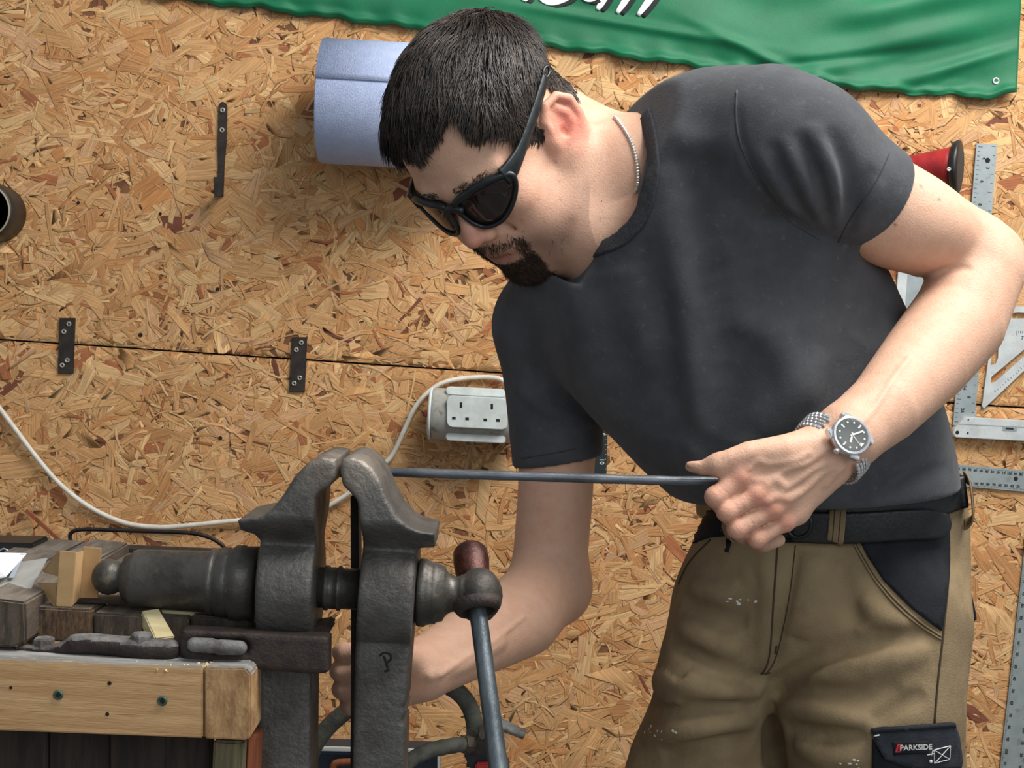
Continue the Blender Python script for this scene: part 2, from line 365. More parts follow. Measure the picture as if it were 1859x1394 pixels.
# ------------------------------------------------------------------ the smith: skin (one continuous body), shirt, trousers
HO = np.array([-.0228, 1.4851, 1.2984]); HR = np.array([[-.2930, .7421, -.6029], [-.5455, -.6476, -.5321], [-.7852, .1730, .5945]]); HS = .95
def HW(*l): return HO+HS*np.atleast_2d(np.array(l, float).reshape(-1, 3))@HR.T
def h1(x, y, z): return HW(x, y, z)[0]
def rotl(ax, deg): return np.array(Matrix.Rotation(math.radians(deg), 3, ax))
sk = Sdf()
def hell(c, r, k=.012, op='+', L=np.eye(3)): sk.ell(h1(*c), np.array(r)*HS, k, op, HR@L)
def hch(pts, rs, k=.008, op='+'): sk.chain(HW(*[c for p in pts for c in p]), np.array(rs)*HS, k, op)
hell((-.008, 0, .052), (.098, .076, .082)); hell((.042, 0, .058), (.058, .064, .058), .02)
hell((.040, 0, -.015), (.060, .058, .085), .03); hell((.01, 0, -.03), (.055, .062, .05), .02)
for s in (-1, 1):
    hch([(-.002, s*.056, -.035), (.014, s*.054, -.062), (.05, s*.040, -.088), (.078, s*.018, -.100)], [.012, .014, .014, .013], .032)
    hell((.068, s*.045, -.012), (.026, .020, .018), .022)
    hell((.060, s*.040, -.045), (.026, .020, .030), .02)
    hell((.060, s*.040, -.045), (.026, .020, .030), .02)
    hch([(.094, s*.006, .034), (.094, s*.028, .039), (.078, s*.050, .034)], [.010, .010, .009], .015)
    hell((.106, s*.033, .017), (.018, .019, .011), .014, '-')
    hell((.081, s*.032, .016), (.0125, .0135, .0125), .003)
    hell((.083, s*.032, .021), (.0125, .0145, .0085), .003)
hell((.084, 0, -.101), (.018, .022, .016), .016)
hell((.084, 0, -.055), (.024, .030, .034), .02)
hch([(.094, 0, .028), (.103, 0, .010), (.114, 0, -.008), (.119, 0, -.017)], [.0085, .0085, .0095, .0105], .010)
for s in (-1, 1): hell((.107, s*.0125, -.023), (.0115, .0080, .0085), .006)
for s in (-1, 1): hell((.111, s*.0065, -.032), (.0055, .0036, .004), .003, '-')
hch([(.091, -.026, -.058), (.103, -.012, -.0525), (.1055, 0, -.0535), (.103, .012, -.0525), (.091, .026, -.058)], [.0025, .0046, .0046, .0046, .0025], .006)
hch([(.091, -.025, -.060), (.101, -.011, -.0655), (.103, 0, -.0665), (.101, .011, -.0655), (.091, .025, -.060)], [.0025, .0055, .006, .0055, .0025], .006)
hch([(.092, -.027, -.0595), (.1075, -.010, -.0590), (.1085, 0, -.0595), (.1075, .010, -.0590), (.092, .027, -.0595)], [.0012, .0015, .0015, .0015, .0012], .003, '-')
hch([(.100, .018, -.020), (.090, .034, -.040), (.080, .038, -.060)], [.002, .003, .002], .008, '-')
hch([(.100, -.018, -.020), (.090, -.034, -.040), (.080, -.038, -.060)], [.002, .003, .002], .008, '-')
for s in (-1, 1):
    E = lambda a, b, o=0: (-.001+1.18*a*math.cos(math.radians(14))-b*math.sin(math.radians(14))-abs(o)*.3, s*(.0785+o-.32*(a-.012)), .002+b*math.cos(math.radians(14))+a*math.sin(math.radians(14)))
    LR = rotl('Y', -14)@rotl('Z', -s*18)
    hell(E(0, 0, -.003), (.0215, .0065, .031), .005, '+', LR)
    hch([E(.012, .004), E(.014, .018, .002), E(.006, .031, .003), (E(-.008, .032, .004)), E(-.018, .020, .005), E(-.0185, .002, .005), E(-.013, -.014, .003), E(-.006, -.024, .001)], [.0030, .0036, .0040, .0042, .0042, .0038, .0036, .0036], .003)
    hell(E(.000, -.028, -.001), (.009, .0055, .0095), .005, '+', LR)
    hell(E(-.001, .004, .0085), (.0140, .0075, .022), .004, '-', LR)
    hch([E(-.004, .022, .001), E(-.010, .010, .0025), E(-.010, -.004, .0025), E(-.004, -.014, .001)], [.0028, .0032, .0032, .0028], .004)
    hell(E(.004, -.004, .006), (.0095, .0085, .0110), .003, '-', LR)
    hell(E(.013, -.006, .000), (.0045, .004, .0065), .003, '+', LR)
# neck
NB = P(1150, 345, 1.48)
sk.chain([h1(-.022, 0, -.01), (h1(-.03, 0, -.06)+NB)/2, NB+np.array([.03, .02, -.02])], [.055, .056, .064], .045)
sk.chain([h1(-.075, 0, .0), P(1112, 262, 1.50), P(1180, 285, 1.50)], [.030, .029, .036], .03)
sk.chain([h1(-.02, .058, -.022), P(1066, 335, 1.452), P(1080, 425, 1.465)], [.010, .009, .008], .03)
sk.chain([h1(.02, 0, -.07), P(1062, 425, 1.46), P(1085, 470, 1.47)], [.034, .034, .03], .045)
# trunk under the shirt joins neck and arms
LS, LE, LWr = P(1432, 262, 1.36), P(1775, 472, 1.440), P(1538, 792, 1.275)
RS, RE, RWr = P(1012, 610, 1.60), P(1000, 1052, 1.60), P(770, 1215, 1.412)
sk.chain([P(1180, 320, 1.48), P(1250, 430, 1.49), P(1420, 700, 1.53), P(1510, 900, 1.57)], [.06, .095, .09, .085], .03)
sk.chain([LS, P(1300, 330, 1.44), P(1130, 480, 1.53), RS], [.036, .055, .06, .045], .03)
# near arm: upper arm, elbow, forearm
sk.chain([LS, P(1560, 340, 1.385), P(1650, 398, 1.41), P(1740, 452, 1.435), LE], [.042, .0455, .0465, .0435, .041], .02)
sk.ell(P(1635, 412, 1.39), (.055, .036, .036), .03)                                # biceps
sk.chain([LE, P(1792, 478, 1.445)], [.038, .034], .02)
sk.chain([P(1778, 500, 1.425), P(1737, 585, 1.40), P(1680, 655, 1.36), P(1606, 738, 1.305), LWr], [.042, .0465, .0425, .0340, .0295], .012)
# far arm
sk.chain([RS, P(1014, 760, 1.60), P(1008, 900, 1.60), P(1000, 1000, 1.605), RE], [.047, .0435, .0420, .0420, .040], .02)
sk.chain([RE, P(1012, 1075, 1.60)], [.036, .034], .02)
sk.chain([P(996, 1062, 1.585), P(945, 1118, 1.535), P(880, 1150, 1.49), P(815, 1188, 1.44), RWr], [.042, .045, .041, .034, .0305], .02)
sk.chain([P(905, 1165, 1.45), P(835, 1205, 1.41), P(780, 1225, 1.38)], [.004, .0055, .004], .012)
# near hand: carpus, back of the hand, four curled fingers, thumb along the rod
def J(*q): return [P(*a) for a in q]
sk.chain(J((1538, 792, 1.275), (1500, 818, 1.272)), [.027, .0245], .012)
mcp = J((1344, 866, 1.243), (1374, 899, 1.241), (1402, 924, 1.244), (1426, 947, 1.251))
wr = J((1482, 806, 1.266), (1492, 822, 1.264), (1500, 836, 1.266), (1508, 850, 1.270))
for a, b, r in zip(wr, mcp, (.0150, .0150, .0145, .0135)): sk.chain([a, b], [.0175, r*.66], .008)
sk.chain(J((1366, 860, 1.256), (1448, 932, 1.260)), .0098, .008)
fing = [[(1344, 867, 1.243), (1299, 902, 1.236), (1316, 926, 1.264), (1352, 916, 1.284)],
        [(1373, 898, 1.241), (1319, 929, 1.234), (1334, 950, 1.264), (1370, 942, 1.284)],
        [(1400, 924, 1.244), (1338, 960, 1.236), (1350, 974, 1.264), (1388, 964, 1.284)],
        [(1422, 947, 1.251), (1374, 978, 1.243), (1384, 990, 1.264), (1414, 980, 1.282)]]
for q, r in zip(fing, (.0088, .0083, .0081, .0077)):
    sk.chain(J(*q), [r*1.04, r*1.0, r*.90, r*.76], .0022)
    sk.ell(P(*q[1]), (r*1.03,)*3, .004)
    sk.ell(P(*q[0])+[0, -.0025, .001], (r*.98, r*.98, r*.98), .006)
sk.chain(J((1475, 812, 1.258), (1422, 820, 1.249), (1360, 824, 1.244), (1326, 834, 1.242), (1302, 844, 1.244), (1276, 849, 1.247), (1253, 847, 1.251)), [.0165, .0150, .0112, .0094, .0090, .0068, .0046], .008)
sk.ell(P(1304, 843, 1.244), (.0094, .0094, .0092), .006)
sk.chain(J((1438, 838, 1.252), (1385, 868, 1.262), (1365, 880, 1.272)), [.012, .010, .008], .012)
sk.ell(P(1259, 843, 1.2450), (.0075, .0018, .0036), .0012)
# far hand: a fist behind the front leg of the vise
mf = J((716, 1180, 1.415), (712, 1210, 1.412), (712, 1240, 1.410), (716, 1268, 1.410))
for b in mf: sk.chain([P(768, 1216, 1.410), b], [.022, .014], .012)
for (y, x, r), b in zip(((1184, 622, .0105), (1218, 617, .0106), (1251, 620, .0100), (1281, 632, .0088)), mf):
    sk.chain([b, P(x+6, y+2, 1.400), P(x, y, 1.385), P(x+8, y+2, 1.366), P(x+62, y-2, 1.352), P(x+80, y-4, 1.368)], [r*1.05, r, r*.99, r*.98, r*.84, r*.74], .0028)
sk.chain(J((765, 1205, 1.395), (720, 1180, 1.365), (690, 1172, 1.345), (662, 1176, 1.335)), [.015, .0125, .0105, .0082], .01)
_v, _q = sk.mesh(.004); _t = bvh(_v, _q)                                             # coarse pass: veins and creases are laid on it
def on(pts, off=0., t=None): return [sum(hit(t or _t, x, y)[i]*(1, off)[i] for i in (0, 1)) for x, y, _ in cr([(*p, 0) for p in pts], 4)]
for q, r in (([(1372, 872), (1400, 868), (1432, 850), (1470, 838), (1500, 812)], .0020), ([(1392, 880), (1410, 872), (1424, 884), (1448, 872), (1480, 850), (1512, 838)], .0022),
             ([(1408, 868), (1425, 885), (1402, 904), (1396, 908)], .0020), ([(1412, 905), (1438, 900), (1462, 888), (1490, 862), (1516, 848)], .0021), ([(1392, 912), (1412, 900), (1432, 908), (1450, 896)], .0020),
             ([(1362, 850), (1378, 836), (1392, 842), (1440, 836), (1470, 822)], .0014), ([(1650, 650), (1620, 690), (1592, 735), (1568, 765)], .0012),
             ([(950, 1120), (900, 1160), (850, 1190), (800, 1225)], .0015), ([(1500, 880), (1515, 862), (1530, 848)], .0018)):
    sk.chain(on(q, -.0004), r, .0042)
sk.chain(on([(1664, 512), (1684, 503), (1706, 494), (1732, 488), (1756, 487)], .0002), [.0006]+[.0011]*15+[.0004], .007, '-')
for x, y, dx, dy in ((1302, 888, 6, 9), (1310, 884, 6, 9), (1338, 922, 6, 9), (1346, 917, 6, 9), (1366, 950, 5, 8), (1374, 946, 5, 8), (1305, 838, -2, 6), (1312, 837, -2, 6)):
    sk.chain(on([(x-dx, y-dy), (x, y), (x+dx, y+dy)], .0002), .0005, .0012, '-')
SK_V, SK_Q = sk.mesh(.0018)
SK_N = vnorm(SK_V, SK_Q); SKB = bvh(SK_V, SK_Q)
hl = (SK_V-HO)@HR/HS                                                                   # head coordinates of every skin point
def blob(c, r): return np.exp(-(((SK_V-c)/r)**2).sum(1))
def sstep(x, a, b): t = np.clip((x-a)/(b-a), 0, 1); return t*t*(3-2*t)
isH = (np.abs(hl) < [.2, .1, .16]).all(1)
HLx = [-.12, -.09, -.055, -.034, -.030, -.012, .008, .016, .022, .034, .048, .058, .072, .082, .094, .12]
HLz = [-.050, -.045, -.030, .000, .040, .052, .045, .012, .008, .022, .036, .062, .088, .080, .078, .08]
ay = np.abs(hl[:, 1]); frn = sstep(hl[:, 0], .035, .055)
hth = np.interp(hl[:, 0], HLx, HLz)*(1-frn)+np.interp(ay, [0, .02, .035, .041, .047, .055, .075], [.084, .087, .096, .100, .078, .066, .055])*frn
skd = np.linalg.norm((hl-[-.004, 0, .052])/[.101, .079, .085], axis=1)
hairm = sstep(hl[:, 2]-hth+.003*np.sin(hl[:, 0]*220)*np.cos(hl[:, 1]*160), -.006, .006)*isH*((skd < 1.10) | (hl[:, 2] > .05) | ((skd < 1.28) & (hl[:, 0] < -.02) & (hl[:, 2] > -.03)))
hairm *= ~((ay > .074) & (hl[:, 2] < .040) & (hl[:, 0] < .016))
col = np.tile(np.array(lin((214, 172, 146))[:3]), (len(SK_V), 1))
def tint(wt, c, k=1.): 
    global col
    col = col*(1-(wt*k)[:, None])+np.array(lin(c)[:3])*(wt*k)[:, None]
RED = (196, 96, 80)
for s in (-1, 1): tint(blob(h1(-.010, s*.085, .002), .026)*isH, (222, 92, 78), .66)
tint(blob(h1(.119, 0, -.018), .017), (205, 110, 98), .55); tint(blob(h1(.07, .045, -.012), .03), (212, 140, 118), .35)
lz = np.exp(-((hl[:, 2]+.0595)/.0065)**2)*np.exp(-(hl[:, 1]/.022)**4)*(hl[:, 0] > .09)*isH; tint(lz, (176, 96, 84), .8)
st_ = sstep(hl[:, 2], -.035, -.06)*sstep(hl[:, 0], .0, .05)*isH*(hl[:, 2] > -.13); tint(st_, (120, 90, 76), .38)
tint(hairm, (52, 40, 33), .9)
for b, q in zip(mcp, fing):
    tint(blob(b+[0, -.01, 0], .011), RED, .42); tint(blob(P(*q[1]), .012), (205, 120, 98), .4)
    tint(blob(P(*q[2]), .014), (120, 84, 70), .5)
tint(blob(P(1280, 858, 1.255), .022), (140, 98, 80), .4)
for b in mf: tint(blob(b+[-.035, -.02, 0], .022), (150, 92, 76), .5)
for x, y, Y in ((1672, 338, 1.36), (1705, 362, 1.37), (1625, 408, 1.34)):
    p_, n_ = hit(SKB, x, y); tint(blob(p_, .0017), (110, 70, 56), .8)
for x, y, r in ((1026, 426, .010), (1000, 445, .010), (1038, 400, .007), (975, 440, .010)): tint(blob(hit(SKB, x, y)[0], r), (104, 78, 66), .42)
for _ in range(9):
    x, y = rng.uniform(930, 1060), rng.uniform(290, 430); p_, n_ = hit(SKB, x, y); tint(blob(p_, .0014), (130, 84, 66), .5)
mat('skin', (214, 172, 146), (247, 238, 234), rough=.5, vs=90, attr='col', bump=.0006, bs=480, spec=.35, lo=.3, hi=.8)
b_ = MATS['skin'].node_tree.nodes['Principled BSDF']; b_.inputs['Subsurface Weight'].default_value = .12; b_.inputs['Subsurface Radius'].default_value = (.012, .005, .003); b_.inputs['Subsurface Scale'].default_value = .6
man = thing('person', (P(1500, 1300, 1.55)[0], 1.55, 0.), 'person in a charcoal t-shirt and khaki work trousers bending over the vise with a rod', 'person')
mk('body', SK_V, SK_Q, 'skin', man, True, col=col)
# ---- hair: scalp cap and strands
mat('hair', (36, 29, 25), (62, 50, 42), rough=.42, vs=60, spec=.5)
mat('beard', (40, 30, 25), (80, 56, 40), rough=.55, vs=160)
def cap(mask, lift, name, m, nf=0.):
    keep = (mask[SK_Q] > .5).all(1); q = SK_Q[keep]; u, inv = np.unique(q, return_inverse=True); v = SK_V[u]+SK_N[u]*lift[u][:, None]; return mk(name, v, inv.reshape(q.shape), m, man, True)
def strands(roots, dirs, nrm, length, r, name, m, parent, seg=5, lift=.35, droop=0., curl=.0):
    n = len(roots); g = np.array([0, 0, -1.]); p = roots.copy(); d = dirs+nrm*lift; d /= np.linalg.norm(d, axis=1)[:, None]; pts = [p]
    ph = rng.normal(size=(n, 3))
    for i in range(seg):
        p = p+d*(length/seg)[:, None]; pts.append(p)
        l_ = (p-HO)@HR/HS-[-.005, 0, .05]; rn = l_/np.array([.098, .076, .085])**2; rn = rn/np.linalg.norm(rn, axis=1)[:, None]; rn = rn@HR.T
        out = (d*rn).sum(1)[:, None]; d = d-rn*np.clip(out-.02, 0, 1)*.55+g*droop+ph*curl; d /= np.linalg.norm(d, axis=1)[:, None]
    pts = np.stack(pts, 1); a = np.cross(dirs, nrm); a /= np.linalg.norm(a, axis=1)[:, None]+1e-9; K = seg+1
    w = np.array([1, 1, .95, .85, .6, .15] if seg == 5 else np.linspace(1, .2, K))[None, :, None]*np.broadcast_to(r, (n,))[:, None, None]
    tri = [a*math.cos(t)+nrm*math.sin(t) for t in (0, 2.09, 4.19)]
    V = np.stack([pts+w*t[:, None, :] for t in tri], 2).reshape(-1, 3)
    base = (np.arange(n)*K*3)[:, None, None]; i = (np.arange(seg)*3)[None, :, None]; k = np.arange(3)
    q = np.stack([base+i+k, base+i+(k+1) % 3, base+i+3+(k+1) % 3, base+i+3+k], -1).reshape(-1, 4)
    return mk(name, V, q, m, parent, True)
topw = sstep(hl[:, 2], .035, .10)
LIFT = .0012+.0055*topw*sstep(hairm, .5, 1.)
hair = cap(hairm, LIFT, 'hair', 'hair')
ids = np.where(hairm > .6)[0]; ids = rng.choice(ids, 19000)
rt = SK_V[ids]+rng.normal(size=(len(ids), 3))*.0009; nn = SK_N[ids]; l = hl[ids]
whorl = np.array([-.072, .012, .105]); fl = l-whorl; fl += np.array([.03, 0, -.02]); fl[:, 0] += .02
dr = fl@HR.T; cl = rng.normal(size=(400, 3))*.5; dr = dr/np.linalg.norm(dr, axis=1)[:, None]
cid = (np.floor(l/.014).astype(int)@np.array([7, 13, 29])) % 400
dr = dr+cl[cid]*.55+rng.normal(size=dr.shape)*.13; dr -= nn*(dr*nn).sum(1)[:, None]; dr /= np.linalg.norm(dr, axis=1)[:, None]
tw = topw[ids]; front = sstep(l[:, 0], .05, .09)*sstep(l[:, 2], .06, .08)
ln = .008+.030*tw+.008*sstep(l[:, 0], -.02, .03)*(l[:, 2] > .03)
frd = np.minimum(l[:, 2]-hth[ids], .06); ln = np.where(frn[ids] > .5, np.clip(.006+.75*np.maximum(frd, 0)+.006*(np.abs(l[:, 1]+.015) < .022), .007, .034), ln)*rng.uniform(.7, 1.2, len(ln))
strands(rt+nn*(LIFT[ids]-.001)[:, None], dr, nn, ln, rng.uniform(.00035, .00062, len(ln)), 'hair_strand', 'hair', hair, lift=.0+.42*tw[:, None]+.14, droop=.05)['kind'] = 'stuff'
bm_ = (sstep(hl[:, 2], -.066, -.074)*(hl[:, 0] > .062)*(np.abs(hl[:, 1]) < .034)*(hl[:, 2] > -.125)+(np.abs(hl[:, 2]+.0440) < .006)*(hl[:, 0] > .088)*(np.abs(hl[:, 1]) < .030)*.22+(np.abs(np.abs(hl[:, 1])-.031) < .006)*(hl[:, 2] < -.045)*(hl[:, 2] > -.09)*(hl[:, 0] > .066)*.5)*isH
bm_ = bm_+.015*blob(hit(SKB, 1026, 428)[0], .009)+.02*blob(hit(SKB, 985, 455)[0], .008)
ids = rng.choice(len(SK_V), 5600, p=bm_/bm_.sum()); dn = np.tile(HR@np.array([.25, 0, -1.]), (len(ids), 1)); nn = SK_N[ids]
dn = dn+rng.normal(size=dn.shape)*.35; dn -= nn*(dn*nn).sum(1)[:, None]; dn /= np.linalg.norm(dn, axis=1)[:, None]
strands(SK_V[ids]+rng.normal(size=(len(ids), 3))*.0008, dn, nn, rng.uniform(.005, .011, len(ids)), .00032, 'beard', 'beard', man, seg=3, lift=.55)['kind'] = 'stuff'
eb = ((np.abs(hl[:, 2]-.0375-.003*np.sin(np.abs(hl[:, 1])*60)) < .0035)*(np.abs(hl[:, 1]) > .010)*(np.abs(hl[:, 1]) < .050)*(hl[:, 0] > .06)*isH).astype(float)
ids = rng.choice(len(SK_V), 260, p=eb/eb.sum()); dn = np.sign(hl[ids, 1])[:, None]*HR[:, 1]+HR[:, 2]*.25+rng.normal(size=(260, 3))*.2; nn = SK_N[ids]
dn -= nn*(dn*nn).sum(1)[:, None]; dn /= np.linalg.norm(dn, axis=1)[:, None]
strands(SK_V[ids], dn, nn, rng.uniform(.004, .006, 260), .0003, 'eyebrow', 'hair', man, seg=3, lift=.2)['kind'] = 'stuff'
def unit_rows(a): return a/np.linalg.norm(a, axis=1)[:, None]
def onb(x, y, o): a, n = hit(PB, x, y); return a+n*o
# ---- t-shirt
def Sx(lx, ly, lY, rx, ry, rY, d): return (P(lx, ly, lY), P(rx, ry, rY), d)
def shirt_sdf(folds=()):
    s = Sdf()
    s.sweep([Sx(1272, 935, 1.52, 1742, 905, 1.50, .105), Sx(1262, 890, 1.52, 1738, 850, 1.49, .112), Sx(1232, 845, 1.51, 1718, 760, 1.48, .118), Sx(1150, 800, 1.52, 1690, 660, 1.46, .122), Sx(1085, 740, 1.54, 1645, 560, 1.45, .122),
             Sx(1010, 650, 1.57, 1590, 440, 1.42, .118), Sx(985, 560, 1.585, 1520, 300, 1.39, .108), Sx(1005, 490, 1.56, 1420, 205, 1.40, .092), Sx(1060, 450, 1.51, 1290, 215, 1.45, .076), Sx(1085, 420, 1.50, 1205, 235, 1.47, .070)], .01)
    s.chain([P(1180, 300, 1.475), P(1300, 238, 1.43), P(1400, 226, 1.385)], [.052, .054, .054], .05)
    s.chain([P(1400, 247, 1.37), P(1462, 274, 1.365)], [.057, .0605], .022)
    s.chain([P(1060, 500, 1.55), P(1000, 585, 1.60)], [.055, .062], .05)
    c1, n1 = P(1585, 365, 1.398), unit(P(1650, 408, 1.41)-P(1540, 335, 1.38))          # near sleeve, ends flat at its hem
    c2, n2 = P(1014, 838, 1.60), unit([.20, .0, -1.])
    def sleeve(pts, rs, c, n, k):
        t = Sdf(); t.chain(pts, rs, k); c, n = c.astype(np.float32), n.astype(np.float32); q = t.p[0]
        s.add(lambda p: -smin(-q[0](p), -((p-c)@n), .005), q[1], q[2], '+', k)
    sleeve([P(1458, 270, 1.365), P(1535, 330, 1.38), P(1660, 412, 1.415)], [.0605, .0565, .0490], c1, n1, .018)
    sleeve([P(1004, 600, 1.60), P(1008, 720, 1.605), P(1014, 930, 1.60)], [.063, .0555, .0465], c2, n2, .02)
    for f in folds: s.fold(*f)
    s.chain([c1-n1*.010, c1+n1*.06], [.0510, .0500], .003, '-'); s.chain([c2-n2*.010, c2+n2*.06], [.0425, .0425], .003, '-')
    # neck opening
    s.chain([P(1050, 290, 1.44), P(1098, 300, 1.435)], [.045, .046], .006, '-'); s.chain([P(1080, 300, 1.50), P(1110, 290, 1.50)], [.05, .045], .006, '-')
    s.chain([P(1050, 350, 1.43), P(1092, 360, 1.425)], [.045, .043], .012, '-')
    A_, B_, C_ = P(1154, 200, 1.48), P(1168, 290, 1.41), P(1092, 440, 1.43); pn_ = unit(np.cross(B_-A_, C_-A_)); pn_ = pn_ if pn_@(HO-A_) > 0 else -pn_
    nc = P(1130, 285, 1.46); s.add(lambda p: np.maximum(-((p-B_)@pn_), np.linalg.norm(p-nc, axis=1)-.138).astype(np.float32), nc-.14, nc+.14, '-', .004)
    def hemc(p): return (p-P(1500, 924, 1.4))@np.array([.10, .02, -1.], np.float32)*-1
    s.add(lambda p: hemc(p).astype(np.float32)*1., [-1, 0, .5], [1, 3, 1.2], '-', .006)
    return s
_v, _q = shirt_sdf().mesh(.006); SB = bvh(_v, _q)
def fl(pts, amp, w): return (on(pts, 0., SB), amp*1.35, w*.9)
folds = [fl([(1340, 190), (1345, 260), (1385, 340), (1450, 405), (1540, 455)], -.0035, .006),
         fl([(1372, 262), (1420, 352), (1482, 428)], .0035, .009), fl([(1396, 255), (1440, 346), (1497, 434)], -.0042, .008), fl([(1420, 244), (1463, 338), (1506, 438)], .0048, .009), fl([(1443, 236), (1486, 330), (1514, 440)], -.0055, .009),
         fl([(1466, 222), (1511, 314), (1524, 440)], .0062, .010), fl([(1497, 232), (1537, 320), (1535, 440)], -.0055, .011), fl([(1600, 325), (1568, 385), (1545, 440)], .0030, .009), fl([(1585, 300), (1552, 370), (1538, 430)], -.003, .009),
         fl([(1238, 470), (1250, 580), (1264, 690), (1274, 800)], .0045, .009), fl([(935, 700), (985, 742), (1050, 768)], .0028, .007), fl([(940, 765), (1000, 798), (1060, 806)], .0024, .007), fl([(1330, 560), (1420, 640), (1480, 740)], .005, .018), fl([(1250, 850), (1300, 760), (1330, 660)], -.005, .016),
         fl([(1205, 300), (1225, 420), (1245, 540), (1262, 680), (1272, 800)], .011, .020), fl([(1255, 320), (1275, 440), (1288, 560), (1292, 700)], -.006, .022), fl([(1190, 430), (1205, 560), (1225, 700), (1240, 800)], -.007, .020),
         fl([(1090, 500), (1110, 600), (1150, 700), (1205, 790)], -.005, .032), fl([(1040, 480), (1050, 560), (1080, 660)], .005, .028), fl([(1130, 480), (1145, 580), (1180, 690)], .004, .032),
         fl([(930, 690), (985, 735), (1060, 765), (1090, 770)], 0.0036, .009), fl([(945, 650), (990, 700), (1060, 745)], -.005, .011), fl([(1480, 760), (1420, 640), (1370, 560)], .005, .020), fl([(1500, 640), (1440, 720), (1400, 800)], .006, .018), fl([(1560, 620), (1520, 690), (1470, 770)], -.005, .016),
         fl([(1600, 870), (1660, 820), (1720, 780)], .004, .012), fl([(1590, 905), (1660, 872), (1730, 850)], -.005, .011), fl([(1620, 800), (1680, 770), (1715, 740)], -.004, .012),
         fl([(1340, 600), (1330, 700), (1330, 800)], -.005, .022), fl([(1310, 430), (1400, 400), (1480, 460)], -.004, .02), fl([(1260, 870), (1262, 830), (1240, 800)], .004, .012),
         fl([(1200, 230), (1260, 260), (1330, 270)], .004, .016), fl([(1230, 330), (1290, 300), (1340, 290)], -.003, .016), fl([(1640, 560), (1610, 660), (1640, 740)], .006, .02)]
sh_v, sh_q = shirt_sdf(folds).mesh(.0028); sh_n = vnorm(sh_v, sh_q); SHB = bvh(sh_v, sh_q)
mat('shirt_cotton', (80, 81, 84), (70, 71, 74), rough=1., vs=24, bump=.0005, bs=420, sheen=.12, spec=.08, c3=(88, 88, 90), vs3=120)
shirt = mk('shirt', sh_v, sh_q, 'shirt_cotton', man, True)
mat('shirt_rib', (58, 58, 61), (68, 68, 71), rough=.92, vs=200, bump=.001, bs=500, spec=.2)
# ---- work trousers
def pants_sdf(folds=()):
    s = Sdf()
    s.sweep([Sx(1282, 935, 1.55, 1752, 900, 1.54, .098), Sx(1276, 970, 1.56, 1756, 950, 1.55, .106), Sx(1246, 1050, 1.565, 1758, 1040, 1.55, .116), Sx(1232, 1090, 1.57, 1752, 1080, 1.55, .114)], .02)
    s.sweep([Sx(1222, 1130, 1.57, 1420, 1160, 1.54, .090), Sx(1192, 1240, 1.57, 1400, 1260, 1.53, .092), Sx(1176, 1330, 1.57, 1414, 1330, 1.58, .088), Sx(1162, 1420, 1.57, 1440, 1420, 1.60, .084)], .03)
    s.sweep([Sx(1470, 1130, 1.52, 1755, 1120, 1.53, .100), Sx(1435, 1230, 1.50, 1742, 1220, 1.52, .098), Sx(1418, 1300, 1.49, 1738, 1300, 1.52, .094), Sx(1440, 1420, 1.50, 1736, 1420, 1.53, .086)], .012)
    kr, kl = np.array([.175, 1.53, .50]), np.array([.375, 1.475, .50])
    s.chain([P(1265, 1420, 1.56), kr, kr+[.0, .06, -.40]], [.078, .066, .058], .03); s.chain([P(1582, 1420, 1.515), kl, kl+[.03, .08, -.40]], [.082, .068, .058], .03)
    for f in folds: s.fold(*f)
    tn = np.array([.32, 0, -1.], np.float32); t0 = P(1500, 912, 1.45).astype(np.float32)
    s.add(lambda p: (p-t0)@tn, [-1, 0, .5], [1, 3, 1.2], '-', .004)
    return s
_v, _q = pants_sdf().mesh(.006); PB0 = bvh(_v, _q)
def fp(pts, amp, w): return (on(pts, 0., PB0), amp*2.0, w*.85)
folds = [fp([(1385, 985), (1392, 1080), (1388, 1180), (1385, 1225)], .0035, .010), fp([(1450, 990), (1430, 1080), (1405, 1180), (1390, 1225)], -.004, .008),
         fp([(1700, 1150), (1620, 1155), (1560, 1175), (1500, 1190)], -.008, .012), fp([(1690, 1180), (1600, 1200), (1500, 1225), (1420, 1250)], .008, .014), fp([(1395, 1245), (1440, 1225), (1500, 1195), (1560, 1150)], -.007, .011),
         fp([(1400, 1260), (1470, 1250), (1560, 1265), (1640, 1250)], -.007, .012), fp([(1410, 1285), (1500, 1295), (1580, 1318)], .006, .012), fp([(1425, 1320), (1500, 1335), (1575, 1330)], -.007, .011), fp([(1440, 1350), (1500, 1375), (1570, 1380)], .006, .012),
         fp([(1385, 1240), (1330, 1225), (1260, 1190), (1215, 1160)], -.007, .012), fp([(1385, 1262), (1320, 1255), (1240, 1240), (1180, 1230)], .007, .013), fp([(1380, 1280), (1310, 1285), (1230, 1290), (1170, 1275)], -.007, .011), fp([(1375, 1310), (1300, 1320), (1220, 1335), (1165, 1340)], .006, .012), fp([(1370, 1340), (1290, 1350), (1200, 1370)], -.006, .012),
         fp([(1360, 1130), (1300, 1120), (1240, 1090)], -.006, .014), fp([(1370, 1050), (1310, 1075), (1250, 1060)], .005, .016), fp([(1350, 1180), (1290, 1165), (1230, 1130)], .006, .014), fp([(1520, 1010), (1535, 1080), (1560, 1140)], -.005, .013), fp([(1480, 1000), (1470, 1090), (1450, 1160)], .006, .016),
         fp([(1560, 1080), (1600, 1120), (1660, 1150)], .006, .012), fp([(1680, 1260), (1620, 1290), (1580, 1310)], -.005, .010), fp([(1405, 1300), (1410, 1350), (1405, 1400)], -.014, .016)]
pt_v, pt_q = pants_sdf(folds).mesh(.003); PB = bvh(pt_v, pt_q)
KH = (146, 126, 96)
